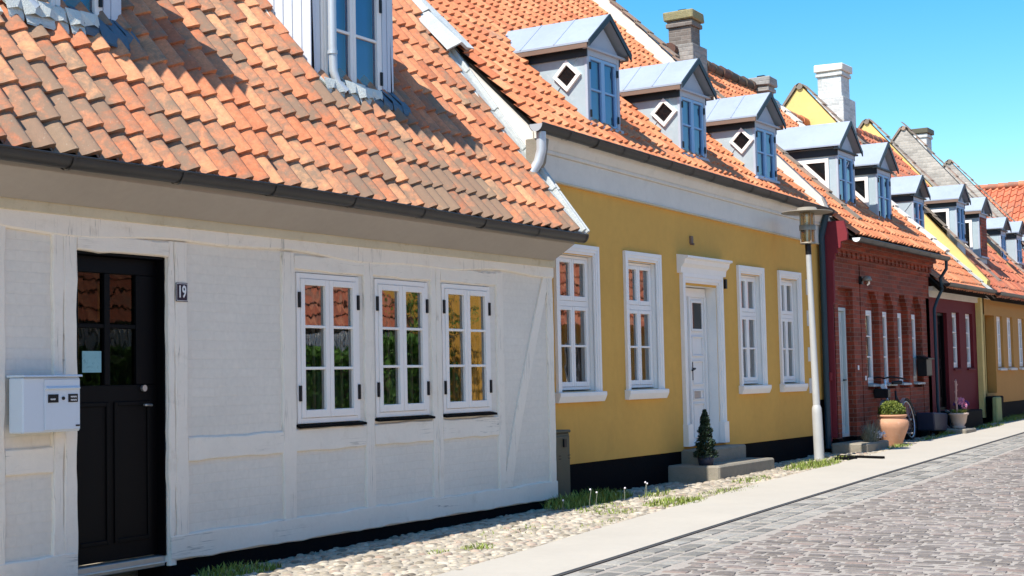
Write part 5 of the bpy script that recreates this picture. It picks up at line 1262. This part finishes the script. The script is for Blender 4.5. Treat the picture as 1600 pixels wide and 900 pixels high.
# =================================================================== opposite side of the street (seen in the window panes)
mb = MB(); strip(mb, lambda y: 2.4, lambda y: 4.0, -.1, .06, -6, 50, 3); kind(mb.build('far_pavement', 'concrete'), 'structure')
def opp(name, x, y0, y1, eave, wallm, label, roofm='tileC', gable=True):
    T = empty(name, (x, y0, 0), 0, label, 'house'); L = y1 - y0; dpt = 6.0; tn = 1.0
    m = MB(); m.box(0, dpt, 0, L, -.3, eave); m.prism([(0, eave), (dpt, eave), (dpt / 2, eave + dpt / 2 * tn)], 1, 0, L); m.build('wall', wallm, T)
    m = MB(); n = int(L / .22)
    for i in range(n):
        a = L * i / n; b = L * (i + 1) / n; c = (.5 + .5 * math.sin(i * 7.3), .4, .5)
        for q in range(12):
            t0, t1 = q / 12, (q + 1) / 12; x0, x1 = -.3 + (dpt / 2 + .3) * t0, -.3 + (dpt / 2 + .3) * t1; z0, z1 = eave - .25 + (dpt / 2 + .3) * t0 + .04, eave - .25 + (dpt / 2 + .3) * t1
            c = (rnd.random(), rnd.uniform(.2, .6), .5)
            m.add([(x0, a, z0), (x0, a + (b - a) * .4, z0 + .05), (x0, b, z0), (x1, a, z1 + .0), (x1, a + (b - a) * .4, z1 + .05), (x1, b, z1 + .0)], [(0, 3, 4, 1), (1, 4, 5, 2)], 0, c, True)
    xb = dpt + .3
    m.add([(dpt / 2, -.1, eave - .25 + dpt / 2 + .3), (dpt / 2, L, eave - .25 + dpt / 2 + .3), (xb, L, eave - .25), (xb, -.1, eave - .25)], [(0, 1, 2, 3)], 0, (.5, .4, .5))
    m.build('roof', roofm, T)
    k = 0
    yy = 1.0
    while yy < L - 1.5:
        w_ = MB(); w_.box(-.03, .0, yy, yy + .9, 1.1, 2.2); f = w_.build('window', 'whitewood', T, bevel=.01)
        g_ = MB(); g_.box(-.04, -.031, yy + .08, yy + .42, 1.18, 2.12); g_.box(-.04, -.031, yy + .48, yy + .82, 1.18, 2.12); g_.build('pane', 'blackglass', f); yy += 2.0
    return T
opp('grey_outbuilding', 5.2, 17.0, 28.3, 2.72, 'greywall', 'low grey building with a red tile roof across the street, seen in the cottage windows')
opp('orange_house', 3.3, 29.6, 39.0, 2.8, 'orangewall', 'orange house across the street whose sunlit gable shows in the cottage windows')
opp('white_house', 3.6, 39.2, 49.0, 2.8, 'whitepl', 'white house with a red roof across the street, beyond the orange house')
opp('red_roofed_house', 4.4, -6.0, 12.0, 2.7, 'orangewall', 'orange house with a red roof across the street behind the camera')
# hedges + fence + small tree
def hedge(name, x0, x1, y0, y1, h, label, n=9000):
    T = empty(name, ((x0 + x1) / 2, (y0 + y1) / 2, gz((y0 + y1) / 2)), 0, label, 'hedge'); w, l = (x1 - x0) / 2, (y1 - y0) / 2
    m = MB(); m.box(-w * .7, w * .7, -l * .98, l * .98, 0, h * .9); m.build('branches', 'bark', T)
    m = MB()
    for _ in range(n):
        f = rnd.random(); 
        if f < .5: p = (-w * rnd.uniform(.7, 1.05), rnd.uniform(-l, l), rnd.uniform(0, h))
        elif f < .75: p = (rnd.uniform(-w, w), rnd.uniform(-l, l), h * rnd.uniform(.88, 1.04))
        elif f < .88: p = (rnd.uniform(-w, w), -l * rnd.uniform(.97, 1.02), rnd.uniform(0, h))
        else: p = (w * rnd.uniform(.7, 1.05), rnd.uniform(-l, l), rnd.uniform(0, h))
        leafq(m, p, rnd.uniform(.04, .08), (rnd.random(), 0, 0))
    m.build('foliage', 'leafhedge', T)
hedge('hedge', 4.0, 4.7, 18.0, 25.5, 1.75, 'clipped green hedge across the street in front of the grey building')
hedge('hedge', 4.2, 4.9, 26.2, 28.6, 2.0, 'shorter taller green hedge across the street near the orange gable', 4000)
T_ = empty('white_fence', (4.9, 23.2, gz(23)), 0, 'white painted fence behind the hedge across the street', 'fence')
m = MB()
for k in range(60): m.box(-.01, .01, -5.2 + k * .17, -5.2 + k * .17 + .11, .1, 2.15)
m.build('board_panel', 'whitewood', T_)
m = MB(); m.box(.011, .06, -5.2, 5.0, .4, .5); m.box(.011, .06, -5.2, 5.0, 1.6, 1.7); m.build('rail', 'whitewood', T_)
T_ = empty('small_tree', (4.6, 28.2, gz(28)), 0, 'small leafy tree across the street throwing its shadow on the orange gable', 'tree')
m = MB(); m.tube([(0, 0, 0), (.05, .03, 1.2), (0, .1, 2.4), (.1, 0, 3.2)], [.10, .08, .05, .02], 8)
for k in range(9): a = k * 2.4; z_ = 1.3 + k * .2; m.tube([(0, 0, z_), (.5 * math.cos(a), .5 * math.sin(a), z_ + .4), (.9 * math.cos(a), .9 * math.sin(a), z_ + .9)], [.035, .02, .006], 6)
m.build('trunk', 'bark', T_)
m = MB()
for k in range(26):
    c = Vector((rnd.gauss(0, .5), rnd.gauss(0, .5), 2.8 + rnd.gauss(0, .55)))
    for _ in range(70): leafq(m, c + Vector((rnd.gauss(0, .16), rnd.gauss(0, .16), rnd.gauss(0, .13))), rnd.uniform(.03, .06), (rnd.random(), 0, 0))
m.build('crown', 'leafhedge', T_)
bpy.context.view_layer.update()
